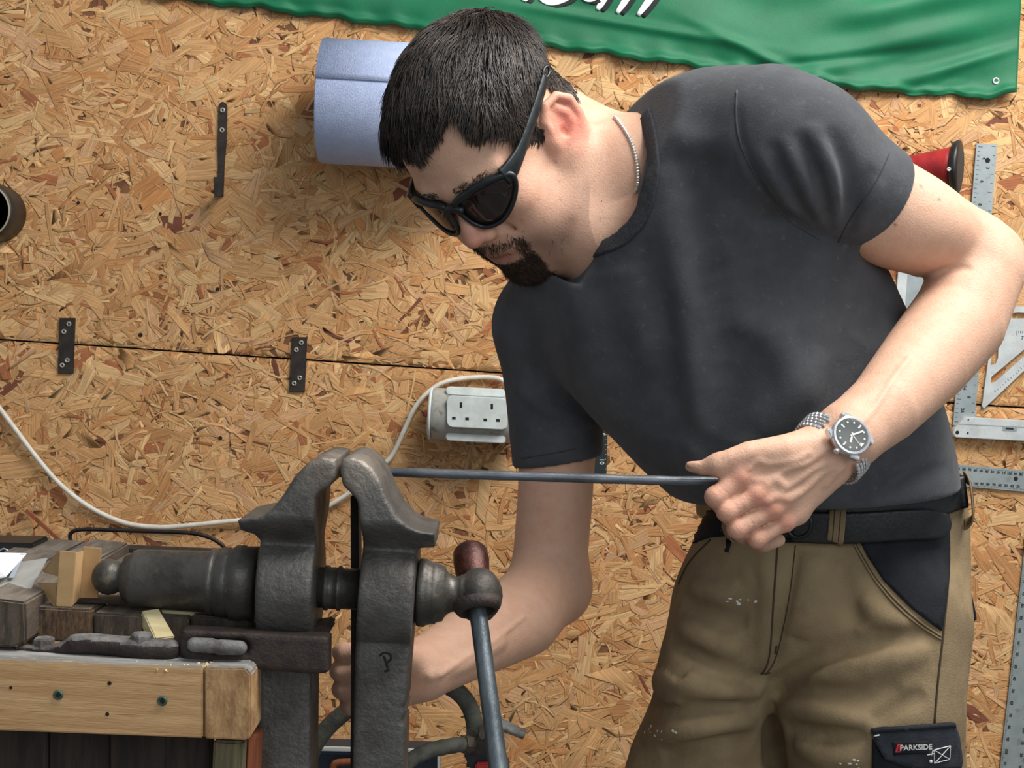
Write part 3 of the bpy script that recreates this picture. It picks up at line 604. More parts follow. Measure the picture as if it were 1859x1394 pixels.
mat('khaki_canvas', KH, (126, 108, 82), rough=.88, vs=14, bump=.0008, bs=600, spec=.2, c3=(146, 127, 96), vs3=22)
mat('black_canvas', (24, 25, 29), (34, 35, 39), rough=.85, vs=30, bump=.0008, bs=500, spec=.25)
mat('grey_canvas', (52, 56, 62), (40, 43, 48), rough=.85, vs=30, bump=.0008, bs=500, spec=.25)
mat('black_leather', (22, 23, 24), (34, 34, 34), rough=.42, vs=40, bump=.0006, bs=260)
mat('white_thread', (205, 205, 200), rough=.8); mat('dark_thread', (62, 50, 32), rough=.9); mat('paint_fleck', (205, 208, 200), rough=.7)
tr = mk('trousers', pt_v, pt_q, 'khaki_canvas', man, True)
def patch(name, poly, m, off=.0008, th=.0012, par=None, **k): v, f = drape(PB, poly, off, th, **k); return mk(name, v, f, m, par or tr, True)
yoke = [(1256, 915), (1330, 930), (1420, 940), (1500, 945), (1600, 940), (1720, 930), (1722, 948), (1640, 968), (1545, 978), (1480, 985), (1400, 985), (1330, 972), (1290, 976), (1258, 986)]
patch('waistband', yoke, 'black_canvas', smooth=False)
patch('pocket_panel', [(1556, 972), (1640, 968), (1722, 948), (1722, 1040), (1716, 1100), (1708, 1145), (1655, 1105), (1605, 1055), (1575, 1010)], 'black_canvas', smooth=False)
v = join(*[drape_line(PB, [(1552+o, 975+o*.3), (1572+o, 1012), (1602+o, 1058-o*.2), (1652+o, 1110-o*.6), (1708, 1152-o)], .0011, .001) for o in (-9, -3)])
mk('pocket_seam', *v, 'khaki_canvas', tr, True)
mk('side_seam', *drape_line(PB, [(1722, 950), (1722, 1040), (1712, 1150), (1702, 1240), (1696, 1312)], .0012, .0004), 'dark_thread', tr, True)
mk('fly_seam', *join(drape_line(PB, [(1412, 990), (1405, 1080), (1396, 1190), (1384, 1222)], .0010, .0004), drape_line(PB, [(1444, 990), (1432, 1090), (1410, 1190), (1390, 1224)], .0006, .0003)), 'dark_thread', tr, True)
for q in ([(1381, 1222), (1398, 1221)], [(1408, 1185), (1410, 1172)]): mk('bar_tack', *drape_line(PB, q, .0009, .0006), 'dark_thread', tr, True)
mk('front_seam', *drape_line(PB, [(1290, 980), (1252, 1020), (1232, 1060)], .0011, .0004), 'dark_thread', tr, True)
flap = [(1581, 1322), (1650, 1316), (1727, 1310), (1735, 1335), (1741, 1380), (1738, 1394), (1690, 1396), (1640, 1388), (1604, 1374), (1592, 1352)]
patch('side_pocket', [(1584, 1340), (1590, 1352), (1604, 1374), (1640, 1388), (1690, 1396), (1738, 1396), (1738, 1440), (1582, 1440)], 'black_canvas', smooth=False)
fo = patch('pocket_flap', flap, 'grey_canvas', off=.002, th=.0025, smooth=False)
patch('flap_edge', [(1581, 1322), (1650, 1316), (1727, 1310), (1728, 1318), (1650, 1324), (1582, 1330)], 'black_canvas', off=.0035, th=.0018, smooth=False)
v, f = drape(PB, [(1618, 1343), (1681, 1341), (1681, 1364), (1620, 1367)], .0045, .0008, smooth=False, step=5); mk('woven_label', v, f, 'black_canvas', tr, True)
mat('label_red', (196, 44, 58), rough=.7)
def onflap(x, y, o=.0058): a, n = hit(PB, x, y); return a+n*o
ex, ey = onflap(1676, 1352)-onflap(1624, 1354), onflap(1650, 1344)-onflap(1650, 1362)
mk('lettering', *text('PARKSIDE', onflap(1658, 1353), ex, ey, .0078, .0002, .00016), 'white_thread', tr)
a = onflap(1629, 1354); u_, v_ = unit(ex), unit(ey); lg = [(-.004, -.0042), (.0018, -.0042), (.0042, .0042), (-.0016, .0042)]
mk('label_logo', *prism([a+u_*x+v_*y for x, y in lg], [a+u_*x+v_*y-unit(np.cross(u_, v_))*.0006 for x, y in lg]), 'label_red', tr)
mk('label_logo_bars', *join(*[prism([a+np.cross(u_, v_)*.0002+u_*x+v_*y for x, y in q], [a+u_*x+v_*y for x, y in q]) for q in ([(-.0018, -.003), (-.0010, -.003), (.0006, .003), (-.0002, .003)], [(.0004, -.003), (.0012, -.003), (.0028, .003), (.0020, .003)])]), 'black_canvas', tr)
X = [(1690, 1358), (1718, 1351), (1717, 1375), (1690, 1382)]
mk('cross_stitch', *join(*[drape_line(PB, [p, q], .0005, .005) for p, q in zip(X+[X[0], X[1]], X[1:]+[X[0], X[2], X[3]])]), 'white_thread', tr, True)
mk('white_fleck', *join(ball(onflap(1683, 1377), .0018, 8, 6), tube([onflap(1677, 1366), onflap(1688, 1364)], .0006, 6), tube([onflap(1684, 1368), onflap(1687, 1358)], .0005, 6), tube([onflap(1586, 1333), onflap(1595, 1332)], .0007, 6)), 'white_thread', tr, True)['kind'] = 'stuff'
for i in range(26):
    x, y = (rng.uniform(1320, 1372), rng.normal(1092, 4)) if i < 10 else (rng.normal(1190, 14), rng.normal(1335, 10)) if i < 20 else (rng.normal(1535, 16), rng.normal(1386, 6))
    a, n = hit(PB, x, y); r = rng.uniform(.0005, .0018); d_, e1, e2 = frame(n)
    v = join(ball(a, (r*1.6, r, .0004), 8, 4, np.stack([e1, e2, d_], 1))) if i == 0 else join((v[0], v[1]), ball(a, (r*rng.uniform(1, 2.2), r, .0004), 8, 4, np.stack([e1, e2, d_], 1)))
mk('paint_fleck', *v, 'paint_fleck', tr, True)['kind'] = 'stuff'
# rear pocket flap and black rear panel seen edge-on
mk('rear_pocket_flap', *slab([(1746, 1044), (1756, 1040), (1774, 1118), (1774, 1130), (1762, 1124), (1748, 1100)], 1.55, 1.60, .002), 'black_canvas', tr)
mk('rear_panel', *slab([(1750, 1100), (1764, 1118), (1752, 1200), (1738, 1290), (1730, 1290), (1738, 1190)], 1.555, 1.62, .004), 'black_canvas', tr)
# ---- belt (around the waist), overlapping tail, loops, buckle
def belt_path(off, y0=0): return [hit(PB, x, y+y0)[0]+hit(PB, x, y+y0)[1]*off for x, y in ((1290, 925), (1330, 935), (1380, 942), (1430, 946), (1480, 946), (1530, 942), (1580, 934), (1630, 924), (1680, 912), (1715, 903), (1735, 896), (1744, 892))]
bp = belt_path(.004); back = [bp[-1]+np.array([-.005, .07, .0]), P(1650, 892, 1.655), P(1500, 905, 1.675), P(1350, 915, 1.65), bp[0]+np.array([-.004, .06, 0])]
bl = cr(np.array(bp+back), 5, True); cen = bl.mean(0)
mk('belt', *tube(bl, 0, closed=True, flat=(.0165, .0018), up=unit_rows(bl-cen)), 'black_leather', man, True)
tl = [hit(PB, x, y)[0]+hit(PB, x, y)[1]*.0095 for x, y in ((1440, 952), (1500, 955), (1560, 954), (1620, 950), (1670, 948), (1712, 952))]
tl = cr(tl, 5); mk('belt_tail', *tube(tl, 0, flat=(np.interp(np.linspace(0, 1, len(tl)), [0, .8, .96, 1], [.0165, .016, .012, .004]), .0015), up=unit_rows(tl-cen)), 'black_leather', man, True)
mat('dark_buckle', (60, 62, 62), rough=.35, metal=.9)
mk('belt_buckle', *tube([onb(1452+22*math.cos(t), 948+22*math.sin(t), .010) for t in np.linspace(0, 2*math.pi, 20, endpoint=False)], .0022, 8, True), 'dark_buckle', man, True)
for a, b in (((1519, 920), (1514, 986)), ((1739, 870), (1746, 952)), ((1332, 935), (1330, 980))):
    pp = cr([hit(PB, a[0]+(b[0]-a[0])*t, a[1]+(b[1]-a[1])*t)[0]+hit(PB, a[0]+(b[0]-a[0])*t, a[1]+(b[1]-a[1])*t)[1]*o for t, o in ((0, .008), (.15, .013), (.5, .0135), (.85, .012), (1, .003))], 5)
    lp = mk('belt_loop', *tube(pp, 0, flat=(.0082, .0011), up=unit_rows(pp-cen)), 'khaki_canvas', tr, True)
    for s_ in ((-.003, .003) if a[0] > 1400 else ()):
        sd = np.cross(unit(pp[-1]-pp[0]), unit(pp[len(pp)//2]-cen)); mk('stitching', *tube(pp[2:-1]+sd*s_+unit(pp[len(pp)//2]-cen)*.0012, .0005, 5), 'dark_thread', lp, True)
# ---- shirt details
def ring_on(c, n, r0, tree, k, off):
    d, a, b = frame(n); out = []
    for t in np.linspace(0, 2*math.pi, k, endpoint=False):
        q = c+(a*math.cos(t)+b*math.sin(t))*r0; z = tree.find_nearest(Vector(q)); out.append(np.array(z[0])+np.array(z[1])*off)
    return np.array(out)
cpx = [(1168, 206), (1178, 240), (1184, 290), (1176, 345), (1160, 392), (1128, 428), (1090, 448), (1050, 462), (1022, 468)]
cq = cr([(*p, 0) for p in cpx], 6); cp = []; cn = []
for x, y, _ in cq: a, n = hit(SHB, x+3, y+2); cp.append(a+n*.0008); cn.append(n)
mk('collar', *tube(cp, 0, flat=(.0085, .0016), up=np.array(cn)), 'shirt_rib', shirt, True)
mk('collar_stitching', *drape_line(SHB, [(x+13, y+7) for x, y in cpx[:-1]], .0006, .0002), 'shirt_rib', shirt, True)
mk('shoulder_seam', *drape_line(SHB, [(1338, 165), (1337, 220), (1348, 270), (1385, 340), (1430, 395), (1490, 435)], .0011, .0002), 'shirt_cotton', shirt, True)
for q in ([(1615, 278), (1590, 330), (1545, 395), (1522, 440)], [(948, 832), (985, 826), (1020, 820), (1045, 814)]): mk('hem_stitching', *drape_line(SHB, q, .0006, .0001), 'shirt_rib', shirt, True)
# boots stand on the floor
mat('boot_leather', (62, 48, 36), rough=.6); mat('rubber', (26, 26, 27), rough=.7)
for x0, y0 in ((.175, 1.59), (.405, 1.555)):
    s = Sdf(); s.chain([(x0, y0, .16), (x0, y0-.01, .07)], [.052, .046], .02); s.chain([(x0, y0+.01, .045), (x0-.06, y0-.10, .045), (x0-.09, y0-.155, .04)], [.042, .044, .038], .03)
    s.add(lambda p: (-(p[:, 2]-.018)).astype(np.float32)*-1-0, [-1, 0, -1], [1, 3, .3], 'x', .001)
    v, q = s.mesh(.006); v[:, 2] = np.maximum(v[:, 2], .016); bt = mk('boot', v, q, 'boot_leather', man, True)
    d = unit([-.45, -.85, 0]); e = np.array([-d[1], d[0], 0]); c = np.array([x0, y0, 0])
    ol = [c+d*(.065+.14*math.cos(t))+e*.047*math.sin(t)*(1 if math.cos(t) > 0 else .9) for t in np.linspace(0, 2*math.pi, 18, endpoint=False)]
    mk('sole', *prism([p+[0, 0, .024] for p in ol], ol, .003), 'rubber', bt)
# ------------------------------------------------------------------ things the smith wears
mat('glasses_frame', (17, 22, 24), (28, 36, 38), rough=.38, vs=80); mat('dark_lens', (34, 25, 24), rough=.07, spec=.6, alpha=.9)
gl = thing('safety_glasses', h1(.11, 0, .02), 'black wraparound safety glasses with dark lenses worn on the face of the bending person', 'glasses')
gx = lambda y: .1155-6.6*y*y
def gp(y, z, o=0.): return h1(gx(y)+o-.10*max(z-.02, 0)+.12*min(z-.01, 0)*0, y, z)
ol = np.array([(.008, .029), (.028, .035), (.050, .035), (.067, .028), (.0685, .016), (.058, .000), (.040, -.012), (.022, -.011), (.012, -.001), (.0075, .014)])
for s in (1, -1):
    q = cr([(*p, 0) for p in ol], 4, True)[:, :2]; c = q.mean(0); n = len(q); V = []
    for o in (0., -.002):
        for t in (1, .66, .33): V += [gp(s*(c[0]+(a[0]-c[0])*t), c[1]+(a[1]-c[1])*t, o) for a in q]
        V.append(gp(s*c[0], c[1], o))
    Fc = []; M3 = 3*n+1
    for l in (0, 1):
        for i in range(n):
            j = (i+1) % n; z = l*M3; Fc += [(z+i, z+j, z+n+j, z+n+i), (z+n+i, z+n+j, z+2*n+j, z+2*n+i), (z+2*n+i, z+2*n+j, z+3*n)]
    Fc += [(i, (i+1) % n, M3+(i+1) % n, M3+i) for i in range(n)]
    bm = bmesh.new(); vs = [bm.verts.new(p) for p in V]
    for f in Fc: bm.faces.new([vs[i] for i in f])
    mk('lens', *bmout(bm), 'dark_lens', gl, True)
    r = np.interp(q[:, 1], [-.012, .016, .035], [.0022, .0026, .0042])
    mk('lens_frame', *tube([gp(s*a[0], a[1], .0006) for a in q], r, 8, True), 'glasses_frame', gl, True)
    tp = [(.090, .064, .0285), (.078, .0695, .0285), (.055, .0745, .0315), (.025, .0785, .0375), (-.008, .0815, .0445), (-.030, .0825, .0495)]
    pth = cr(HW(*[c for p in tp for c in (p[0], s*p[1], p[2])]), 6); tt = np.linspace(0, 1, len(pth))
    tm = mk('temple_arm', *tube(pth, 0, flat=(np.interp(tt, [0, .2, .4, 1], [.0100, .0092, .0062, .0046]), np.interp(tt, [0, .3, 1], [.0030, .0024, .0019])), up=HR[:, 1]*s), 'glasses_frame', gl, True)
    hp = h1(-.036, s*.083, .0508); d1, d2 = HR[:, 0], HR[:, 2]
    mk('arm_tip_loop', *tube([hp+d1*.0055*math.cos(t)*1.3+d2*.0040*math.sin(t) for t in np.linspace(0, 2*math.pi, 16, endpoint=False)], .0016, 6, True), 'glasses_frame', tm, True)
mk('nose_bridge', *tube([gp(y, .024+.006*math.cos(y*150)-.003, .001) for y in np.linspace(-.013, .013, 9)], .0044, 8), 'glasses_frame', gl, True)
# necklace
mat('silver', (226, 224, 216), rough=.3, metal=.6)
nk = [(1120, 214), (1138, 236), (1152, 262), (1161, 295), (1163, 330), (1158, 352)]
pp = []
for x, y, _ in cr([(*p, 0) for p in nk], 26): a, n = hit(SKB, x-4, y); pp.append(a+n*.0012)
mk('neck_chain', *tube(pp, .0009+.0013*np.abs(np.sin(np.arange(len(pp))*math.pi/4)), 8), 'silver', None, False, label='thin silver chain around the neck above the charcoal collar', cat='necklace')
# wristwatch
wc = P(1510, 814, 1.274); fa = unit(P(1568, 752, 1.292)-P(1500, 826, 1.268)); nz = unit(np.array([.16, -1., .34])-fa*(np.array([.16, -1., .34])@fa)); e1 = np.cross(fa, nz)
if e1@RT < 0: e1 = -e1
mat('steel', (214, 215, 216), rough=.28, metal=.72); mat('dial_green', (14, 42, 38), (9, 30, 27), rough=.35, vs=60, coat=.3); mat('lume', (224, 226, 214), rough=.5); mat('crystal', (255, 255, 255), rough=.02, alpha=.06)
a_, b_ = .0325, .0295
wo = wc+nz*(b_+.0075); wt = thing('wristwatch', wo, 'steel wristwatch with round dark green dial and link bracelet on the near wrist', 'watch')
mk('watch_case', *lathe(wo, nz, [(-.0052, .013), (-.0045, .0168), (.000, .0180), (.0028, .0178), (.0040, .0170), (.0042, .0152), (.0030, .0146), (.0030, .0001)], 40), 'steel', wt)
mk('dial', *lathe(wo, nz, [(.0022, .0146), (.0033, .0146), (.0034, .0001)], 40), 'dial_green', wt)
up12, r3 = e1, np.cross(e1, nz)                                                    # twelve o'clock points across the wrist, three towards the hand
def dpos(h, r, o=.0037): t = math.radians(h*30); return wo+nz*o+up12*r*math.cos(t)+r3*r*math.sin(t)
for h in range(1, 12):
    rad = unit(dpos(h, .01)-dpos(h, 0)); tn = np.cross(nz, rad)
    if h in (3, 6, 9): mk('hour_marker', *obox(dpos(h, .0112), rad*.0020, tn*.0007, nz*.0003), 'lume', wt)
    else: mk('hour_marker', *lathe(dpos(h, .0117, .0034), nz, [(0, .0009), (.0005, .0009), (.0006, .0004)], 10), 'lume', wt)
tr_ = [dpos(0, .0094, .0036), dpos(-.33, .0128, .0036), dpos(.33, .0128, .0036)]; mk('hour_marker', *prism(tr_, [p+nz*.0005 for p in tr_]), 'lume', wt)
for nm, h, ln_, w_, o in (('hour_hand', 2.2, .0072, .0009, .0042), ('minute_hand', 9.8, .0112, .0007, .0046), ('second_hand', .4, .0120, .0002, .005)):
    rad = unit(dpos(h, .01)-dpos(h, 0)); mk(nm, *obox(dpos(h, ln_/2-.001, o), rad*(ln_/2+.001), np.cross(nz, rad)*w_, nz*.00015), 'lume', wt)
mk('crystal', *lathe(wo, nz, [(.0040, .0150), (.0055, .0146), (.0060, .0120), (.0061, .0001)], 32), 'crystal', wt, True)
mk('crown', *lathe(wo+r3*.0172-nz*.0005, r3, [(0, .0020), (.0008, .0027), (.0036, .0027), (.0042, .0020)], 14), 'steel', wt)
for s in (-1, 1):
    for t in (-1, 1): mk('lug', *prism([wo+up12*s*x+r3*t*y+nz*.0022 for x, y in ((.011, .0158), (.0185, .0122), (.0185, .0088), (.011, .0090))], [wo+up12*s*x*1.03+r3*t*y-nz*.0050 for x, y in ((.011, .0158), (.0185, .0122), (.0185, .0088), (.011, .0090))], .0008), 'steel', wt)
tt = np.linspace(0, 2*math.pi, 400); ring = np.array([wc+e1*(a_+.0018)*math.sin(t)+nz*(b_+.0016)*math.cos(t) for t in tt]); cum = np.r_[0, np.cumsum(np.linalg.norm(np.diff(ring, axis=0), axis=1))]
n_ = int(cum[-1]/.0046)
for i in range(n_):
    t = np.interp((i+.5)*cum[-1]/n_, cum, tt)
    if math.cos(t) > .80: continue
    p = wc+e1*(a_+.0018)*math.sin(t)+nz*(b_+.0016)*math.cos(t); tg = unit(e1*a_*math.cos(t)-nz*b_*math.sin(t)); ou = np.cross(tg, fa)
    for c in range(5):
        wd_ = .0036 if c in (0, 4) else .0026; off = (-.0072, -.0035, 0, .0035, .0072)[c]; sh = tg*(.0023 if c % 2 else 0)
        mk('bracelet_link', *obox(p+fa*off+sh, fa*wd_*.48, tg*.00215, ou*(.0013 if c in (0, 4) else .0015), .0006, 1), 'steel', wt)
# ------------------------------------------------------------------ leg vise
PX = 1.2/2600
def sdpoly(px, Y):
    a = np.array([P(x, y, Y if not callable(Y) else Y(y))[[0, 2]] for x, y in px], np.float32); b = np.roll(a, -1, 0)
    def f(x, z):
        d = np.full(len(x), 9., np.float32); ins = np.zeros(len(x), bool)
        for p, q in zip(a, b):
            ex, ez = q-p; wx, wz = x-p[0], z-p[1]; t = np.clip((wx*ex+wz*ez)/(ex*ex+ez*ez), 0, 1); d = np.minimum(d, (wx-ex*t)**2+(wz-ez*t)**2)
            c = (p[1] > z) != (q[1] > z); ins ^= c & (x < (q[0]-p[0])*(z-p[1])/(q[1]-p[1]+1e-12)+p[0])
        return np.where(ins, -1, 1)*np.sqrt(d)
    return f, a
def forged(s, px, Y, hd, r=.004, k=.006, op='+', front=None):
    f2, a = sdpoly(px, front or Y)
    def f(p):
        u = f2(p[:, 0], p[:, 2])+r; w = np.abs(p[:, 1]-Y)-hd(p[:, 0], p[:, 2])+r
        return np.minimum(np.maximum(u, w), 0)+np.sqrt(np.maximum(u, 0)**2+np.maximum(w, 0)**2)-r
    s.add(f, [a[:, 0].min()-.01, Y-.07, a[:, 1].min()-.01], [a[:, 0].max()+.01, Y+.07, a[:, 1].max()+.01], op, k)
mat('forged_iron', (90, 88, 85), (190, 186, 182), rough=.42, metal=.45, vs=26, attr='col', bump=.0016, bs=190, lo=.3, hi=.7, rv=.16)
mat('turned_iron', (92, 88, 82), (64, 60, 55), rough=.36, metal=.5, vs=36, bump=.0007, bs=160, c3=(104, 95, 78), vs3=60, rv=.2)
mat('rusty_iron', (66, 54, 48), (48, 40, 37), rough=.62, metal=.35, vs=60, bump=.0012, bs=300)
mat('red_iron', (84, 42, 34), (52, 28, 24), rough=.42, metal=.4, vs=60, bump=.0008, bs=200)
mat('bare_steel', (118, 126, 130), (84, 92, 96), rough=.36, metal=.75, vs=40, st=(1, 1, .2), bump=.0005, bs=180)
mat('stamp_dark', (34, 32, 30), rough=.7, metal=.3); mat('grey_dust_iron', (126, 124, 121), (78, 70, 66), rough=.8, metal=.1, vs=50, bump=.001, bs=400)
CYm = {}
sax = unit(P(880, 1081, 1.2)-P(195, 1047, 1.2)); s0 = P(195, 1047, 1.2)
def axp(x): return s0+sax*((x-195)*PX)                                           # point on the screw axis under photo column x
def hdepth(side):
    zb = P(600, 925, 1.2)[2]; zt = P(600, 985, 1.2)[2]
    def f(x, z):
        t = np.clip((z-zt)/(zb-zt), 0, 1); t = t*t*(3-2*t); zc = s0[2]+(x-s0[0])*sax[2]/sax[0]; e = np.sqrt(np.maximum(.047**2-(z-zc)**2, 0))
        return np.maximum(.0265+.024*t, e)
    return f
def FR(y): return float(np.interp(y, [985, 1000, 1070, 1140, 1170], [1.151, 1.158, 1.153, 1.166, 1.1735]))
def ironcol(v, tip, dark=1.):
    c = np.tile(np.array(lin((102, 99, 95))[:3]), (len(v), 1)); w = np.exp(-(((v-tip)*[1, .35, 1])**2).sum(1)/.020**2)[:, None]; return c*(1-w)+np.array(lin((158, 148, 136))[:3])*w
base = P(520, 1400, 1.2); vise = thing('leg_vise', (base[0], 1.2, 0), 'old black forged iron leg vise bolted to the end of the wooden bench', 'vise')
s = Sdf(); forged(s, [(611, 833), (586, 829), (560, 839), (536, 863), (514, 898), (494, 924), (476, 937), (454, 941), (429, 946), (429, 968), (452, 976), (463, 988), (464, 1140), (463, 1218), (466, 1440), (563, 1440), (565, 1218), (567, 1149), (569, 1013), (571, 936), (573, 904), (581, 893), (596, 885), (611, 866)], 1.2, hdepth(0), front=FR)
v, q = s.mesh(.0022); mk('fixed_jaw', v, q, 'forged_iron', vise, True, col=ironcol(v, P(592, 848, 1.16)))
lo = [P(466, 1432, 1.174), P(563, 1432, 1.174)]; bt_ = [np.array([lo[0][0], 1.174, .0]), np.array([lo[0][0]+.03, 1.174, .0])]
mk('fixed_leg', *prism([lo[0], lo[1], bt_[1], bt_[0]], [p+[0, .052, 0] for p in (lo[0], lo[1], bt_[1], bt_[0])], .002), 'turned_iron', vise)
s = Sdf(); forged(s, [(620, 835), (637, 829), (658, 835), (676, 850), (690, 872), (702, 905), (719, 935), (739, 956), (757, 965), (788, 971), (788, 1000), (760, 1001), (753, 1012), (752, 1050), (750, 1098), (746, 1166), (741, 1226), (738, 1278), (731, 1284), (738, 1292), (730, 1310), (736, 1318), (732, 1440), (638, 1440), (641, 1290), (644, 1183), (648, 1119), (652, 1038), (654, 979), (652, 940), (648, 908), (637, 896), (622, 882), (617, 858)], 1.2, hdepth(1), front=FR)
v, q = s.mesh(.0022); mj = mk('moving_jaw', v, q, 'forged_iron', vise, True, col=ironcol(v, P(642, 852, 1.16))); MJ = bvh(v, q)
for q in ([(697, 1190), (701, 1204), (705, 1217)], [(689, 1190), (698, 1185), (708, 1188), (710, 1196), (702, 1203)], [(698, 1219), (707, 1216)]): mk('stamped_letter', *drape_line(MJ, q, .0011, -.0004), 'stamp_dark', mj, True)
lo = [P(640, 1432, 1.174), P(731, 1432, 1.174)]; mk('moving_leg', *prism([lo[0], lo[1], lo[1]+[-.02, 0, -.3], lo[0]+[0, 0, -.3]], [p+[0, .052, 0] for p in (lo[0], lo[1], lo[1]+[-.02, 0, -.3], lo[0]+[0, 0, -.3])], .002), 'turned_iron', vise)
mk('pivot_bolt', *lathe(np.array([lo[0][0]-.07, 1.2, lo[0][2]-.27]), [1, 0, 0], [(0, .012), (.14, .012)], 16), 'turned_iron', vise)
def turn(name, prof, m, par, n=40): v, f = lathe(s0, sax, [((x-195)*PX, r*PX) for x, r in prof], n); return mk(name, v, f, m, par, True)
sb = turn('screw_box', [(226, 30), (227, 41), (238, 45), (242, 51), (250, 53), (380, 56), (384, 60), (392, 61), (396, 58), (400, 63), (418, 65), (422, 63), (428, 69), (444, 70), (448, 68), (470, 69)], 'turned_iron', vise)
turn('end_knob', [(167, 1), (170, 14), (177, 24), (188, 31), (198, 33), (208, 31), (216, 27), (222, 27), (228, 30)], 'turned_iron', sb)
turn('screw', [(560, 37), (592, 37), (594, 41), (600, 41), (602, 38), (616, 38), (618, 41), (622, 41), (625, 37), (660, 37)], 'turned_iron', vise)
turn('washer', [(746, 30), (746, 56), (749, 58), (757, 58), (759, 55), (764, 55)], 'rusty_iron', vise)
hd_ = turn('screw_head', [(764, 40), (764, 60), (767, 62), (778, 62), (781, 59), (792, 56), (796, 57), (800, 53), (811, 50), (813, 45), (818, 38), (826, 33), (834, 32), (840, 34), (843, 37), (846, 36), (852, 42), (862, 48), (874, 51), (888, 49), (900, 42), (910, 30), (917, 15), (919, 1)], 'turned_iron', vise)
bd = unit(P(905, 1394, 1.098)-P(868, 1112, 1.160)); bo = P(868, 1112, 1.160)
mk('handle_hole_rim', *lathe(bo-bd*.010, bd, [(0, .0200), (.006, .0195), (.0095, .0170), (.0098, .0136), (.002, .0130), (.001, .0001)], 28), 'rusty_iron', hd_, True)
mk('handle_bar', *lathe(bo-bd*.006, bd, [(-.002, .0070), (.002, .0073), (.05, .0072), (.15, .0078), (.30, .0076), (.31, .0060)], 18), 'bare_steel', vise, True)
kc = P(858, 1040, 1.218); kd = unit(P(856, 1000, 1.235)-P(862, 1052, 1.212)); mk('handle_knob', *lathe(kc-kd*.012, kd, [(-.014, .012), (0, .0125), (.012, .0145), (.024, .0155), (.034, .0150), (.038, .0125), (.039, .0001)], 24), 'red_iron', vise, True)
mk('spring', *slab([(636, 900), (650, 900), (652, 1130), (646, 1400), (636, 1400), (637, 1130)], 1.235, 1.262, .001), 'rusty_iron', vise)
s = Sdf(); forged(s, [(336, 1138), (600, 1151), (600, 1216), (570, 1219), (346, 1198), (329, 1182), (332, 1150)], 1.158, lambda x, z: .0115+0*x, .003)
s.chain([P(362, 1172, 1.147), P(440, 1174, 1.147)], .0062, .002, '-')
v, q = s.mesh(.0022); br = mk('mounting_bar', v, q, 'rusty_iron', vise, True)
s = Sdf(); s.chain([P(352, 1170, 1.1405), P(384, 1172, 1.1405)], [.0058, .0062], .001); s.chain([P(400, 1175, 1.142), P(436, 1176, 1.142)], [.0064, .0058], .0008)
v, q = s.mesh(.0016); mk('slot_key', v, q, 'grey_dust_iron', br, True)
mk('packing_wedge', *slab([(568, 1140), (596, 1136), (600, 1146), (596, 1152), (568, 1152)], 1.18, 1.22, .002), 'rusty_iron', vise)
# the rod being worked: bent end gripped in the jaws, free end in the near hand
mat('rod_steel', (112, 116, 122), (78, 82, 86), rough=.34, metal=.45, vs=60, st=(.25, 1, 1), bump=.0006, bs=160)
rp = cr([P(*a) for a in ((1322, 873, 1.263), (1200, 872, 1.264), (1000, 866, 1.265), (840, 861, 1.266), (690, 856, 1.267), (648, 854, 1.266), (628, 854, 1.256), (618, 856, 1.228), (615, 857, 1.200))], 10)
v, f = tube(rp, .0046*(1+.04*np.sin(np.arange(len(rp))*1.3)), 6); mk('steel_rod', v, f, 'rod_steel', None, True, label='thin dark steel rod gripped in the vise jaws and held by the near hand', cat='rod')
# ------------------------------------------------------------------ workbench
mat('pine', (202, 162, 114), (182, 140, 94), rough=.75, vs=7, st=(1.2, 6, 26), bump=.0006, bs=60, bst=(1, 4, 14), c3=(160, 116, 70), vs3=9)
mat('end_grain', (190, 150, 104), (146, 108, 70), rough=.85, vs=30, st=(3, 1, 1.4), bump=.0008, bs=160)
mat('old_end_grain', (112, 86, 60), (62, 48, 37), rough=.9, vs=60, st=(3, 1, .9), bump=.0016, bs=140, bst=(2.4, 1, .8))
mat('old_wood', (96, 82, 68), (66, 55, 46), rough=.88, vs=12, st=(14, 1, 3), bump=.001, bs=90, c3=(112, 98, 84), vs3=20)
mat('dark_wood', (58, 47, 38), (38, 31, 26), rough=.85, vs=10, st=(16, 4, 1.5), bump=.0008, bs=80)
mat('greenish_wood', (120, 108, 78), (92, 84, 60), rough=.85, vs=10, st=(18, 6, 1), bump=.0008, bs=70)
mat('pale_wood', (222, 206, 160), (204, 184, 134), rough=.75, vs=14, st=(2, 6, 14)); mat('dusty_top', (150, 148, 144), (112, 110, 108), rough=.9, vs=18, st=(.6, 3, 1), bump=.0008, bs=120)
mat('screw_green', (92, 124, 104), (64, 84, 74), rough=.4, metal=.6, vs=200); mat('dark_hole', (26, 18, 12), rough=.9)
bench = thing('workbench', (P(150, 1300, 1.2)[0], 1.3, 0), 'wooden workbench with pine front rail and dark plank top at the lower left', 'workbench')
mat('dust', (150, 150, 148), (116, 112, 106), rough=.92, vs=26, st=(.5, 3, 1), bump=.0008, bs=160, c3=(196, 182, 152), vs3=120); mat('plank_dust', (122, 112, 100), (90, 80, 70), rough=.92, vs=18, st=(6, 1, 1), bump=.0008, bs=160)
fr_ = topmat(mk('front_rail', *slab([(-160, 1192), (368, 1212), (368, 1340), (-160, 1320)], 1.12, 1.165, .0012), 'pine', bench), 'dust')
top_c = (P(-160, 1192, 1.12)+P(368, 1212, 1.12))/2
topmat(mk('rail_top_board', *slab([(-160, 1195), (452, 1218), (452, 1236), (-160, 1213)], 1.1655, 1.22, .001), 'dusty_top', bench), 'dust')
topmat(mk('end_block', *slab([(371, 1212), (446, 1213), (456, 1224), (456, 1336), (448, 1344), (371, 1341)], 1.119, 1.165, .0014), 'end_grain', bench), 'dust')
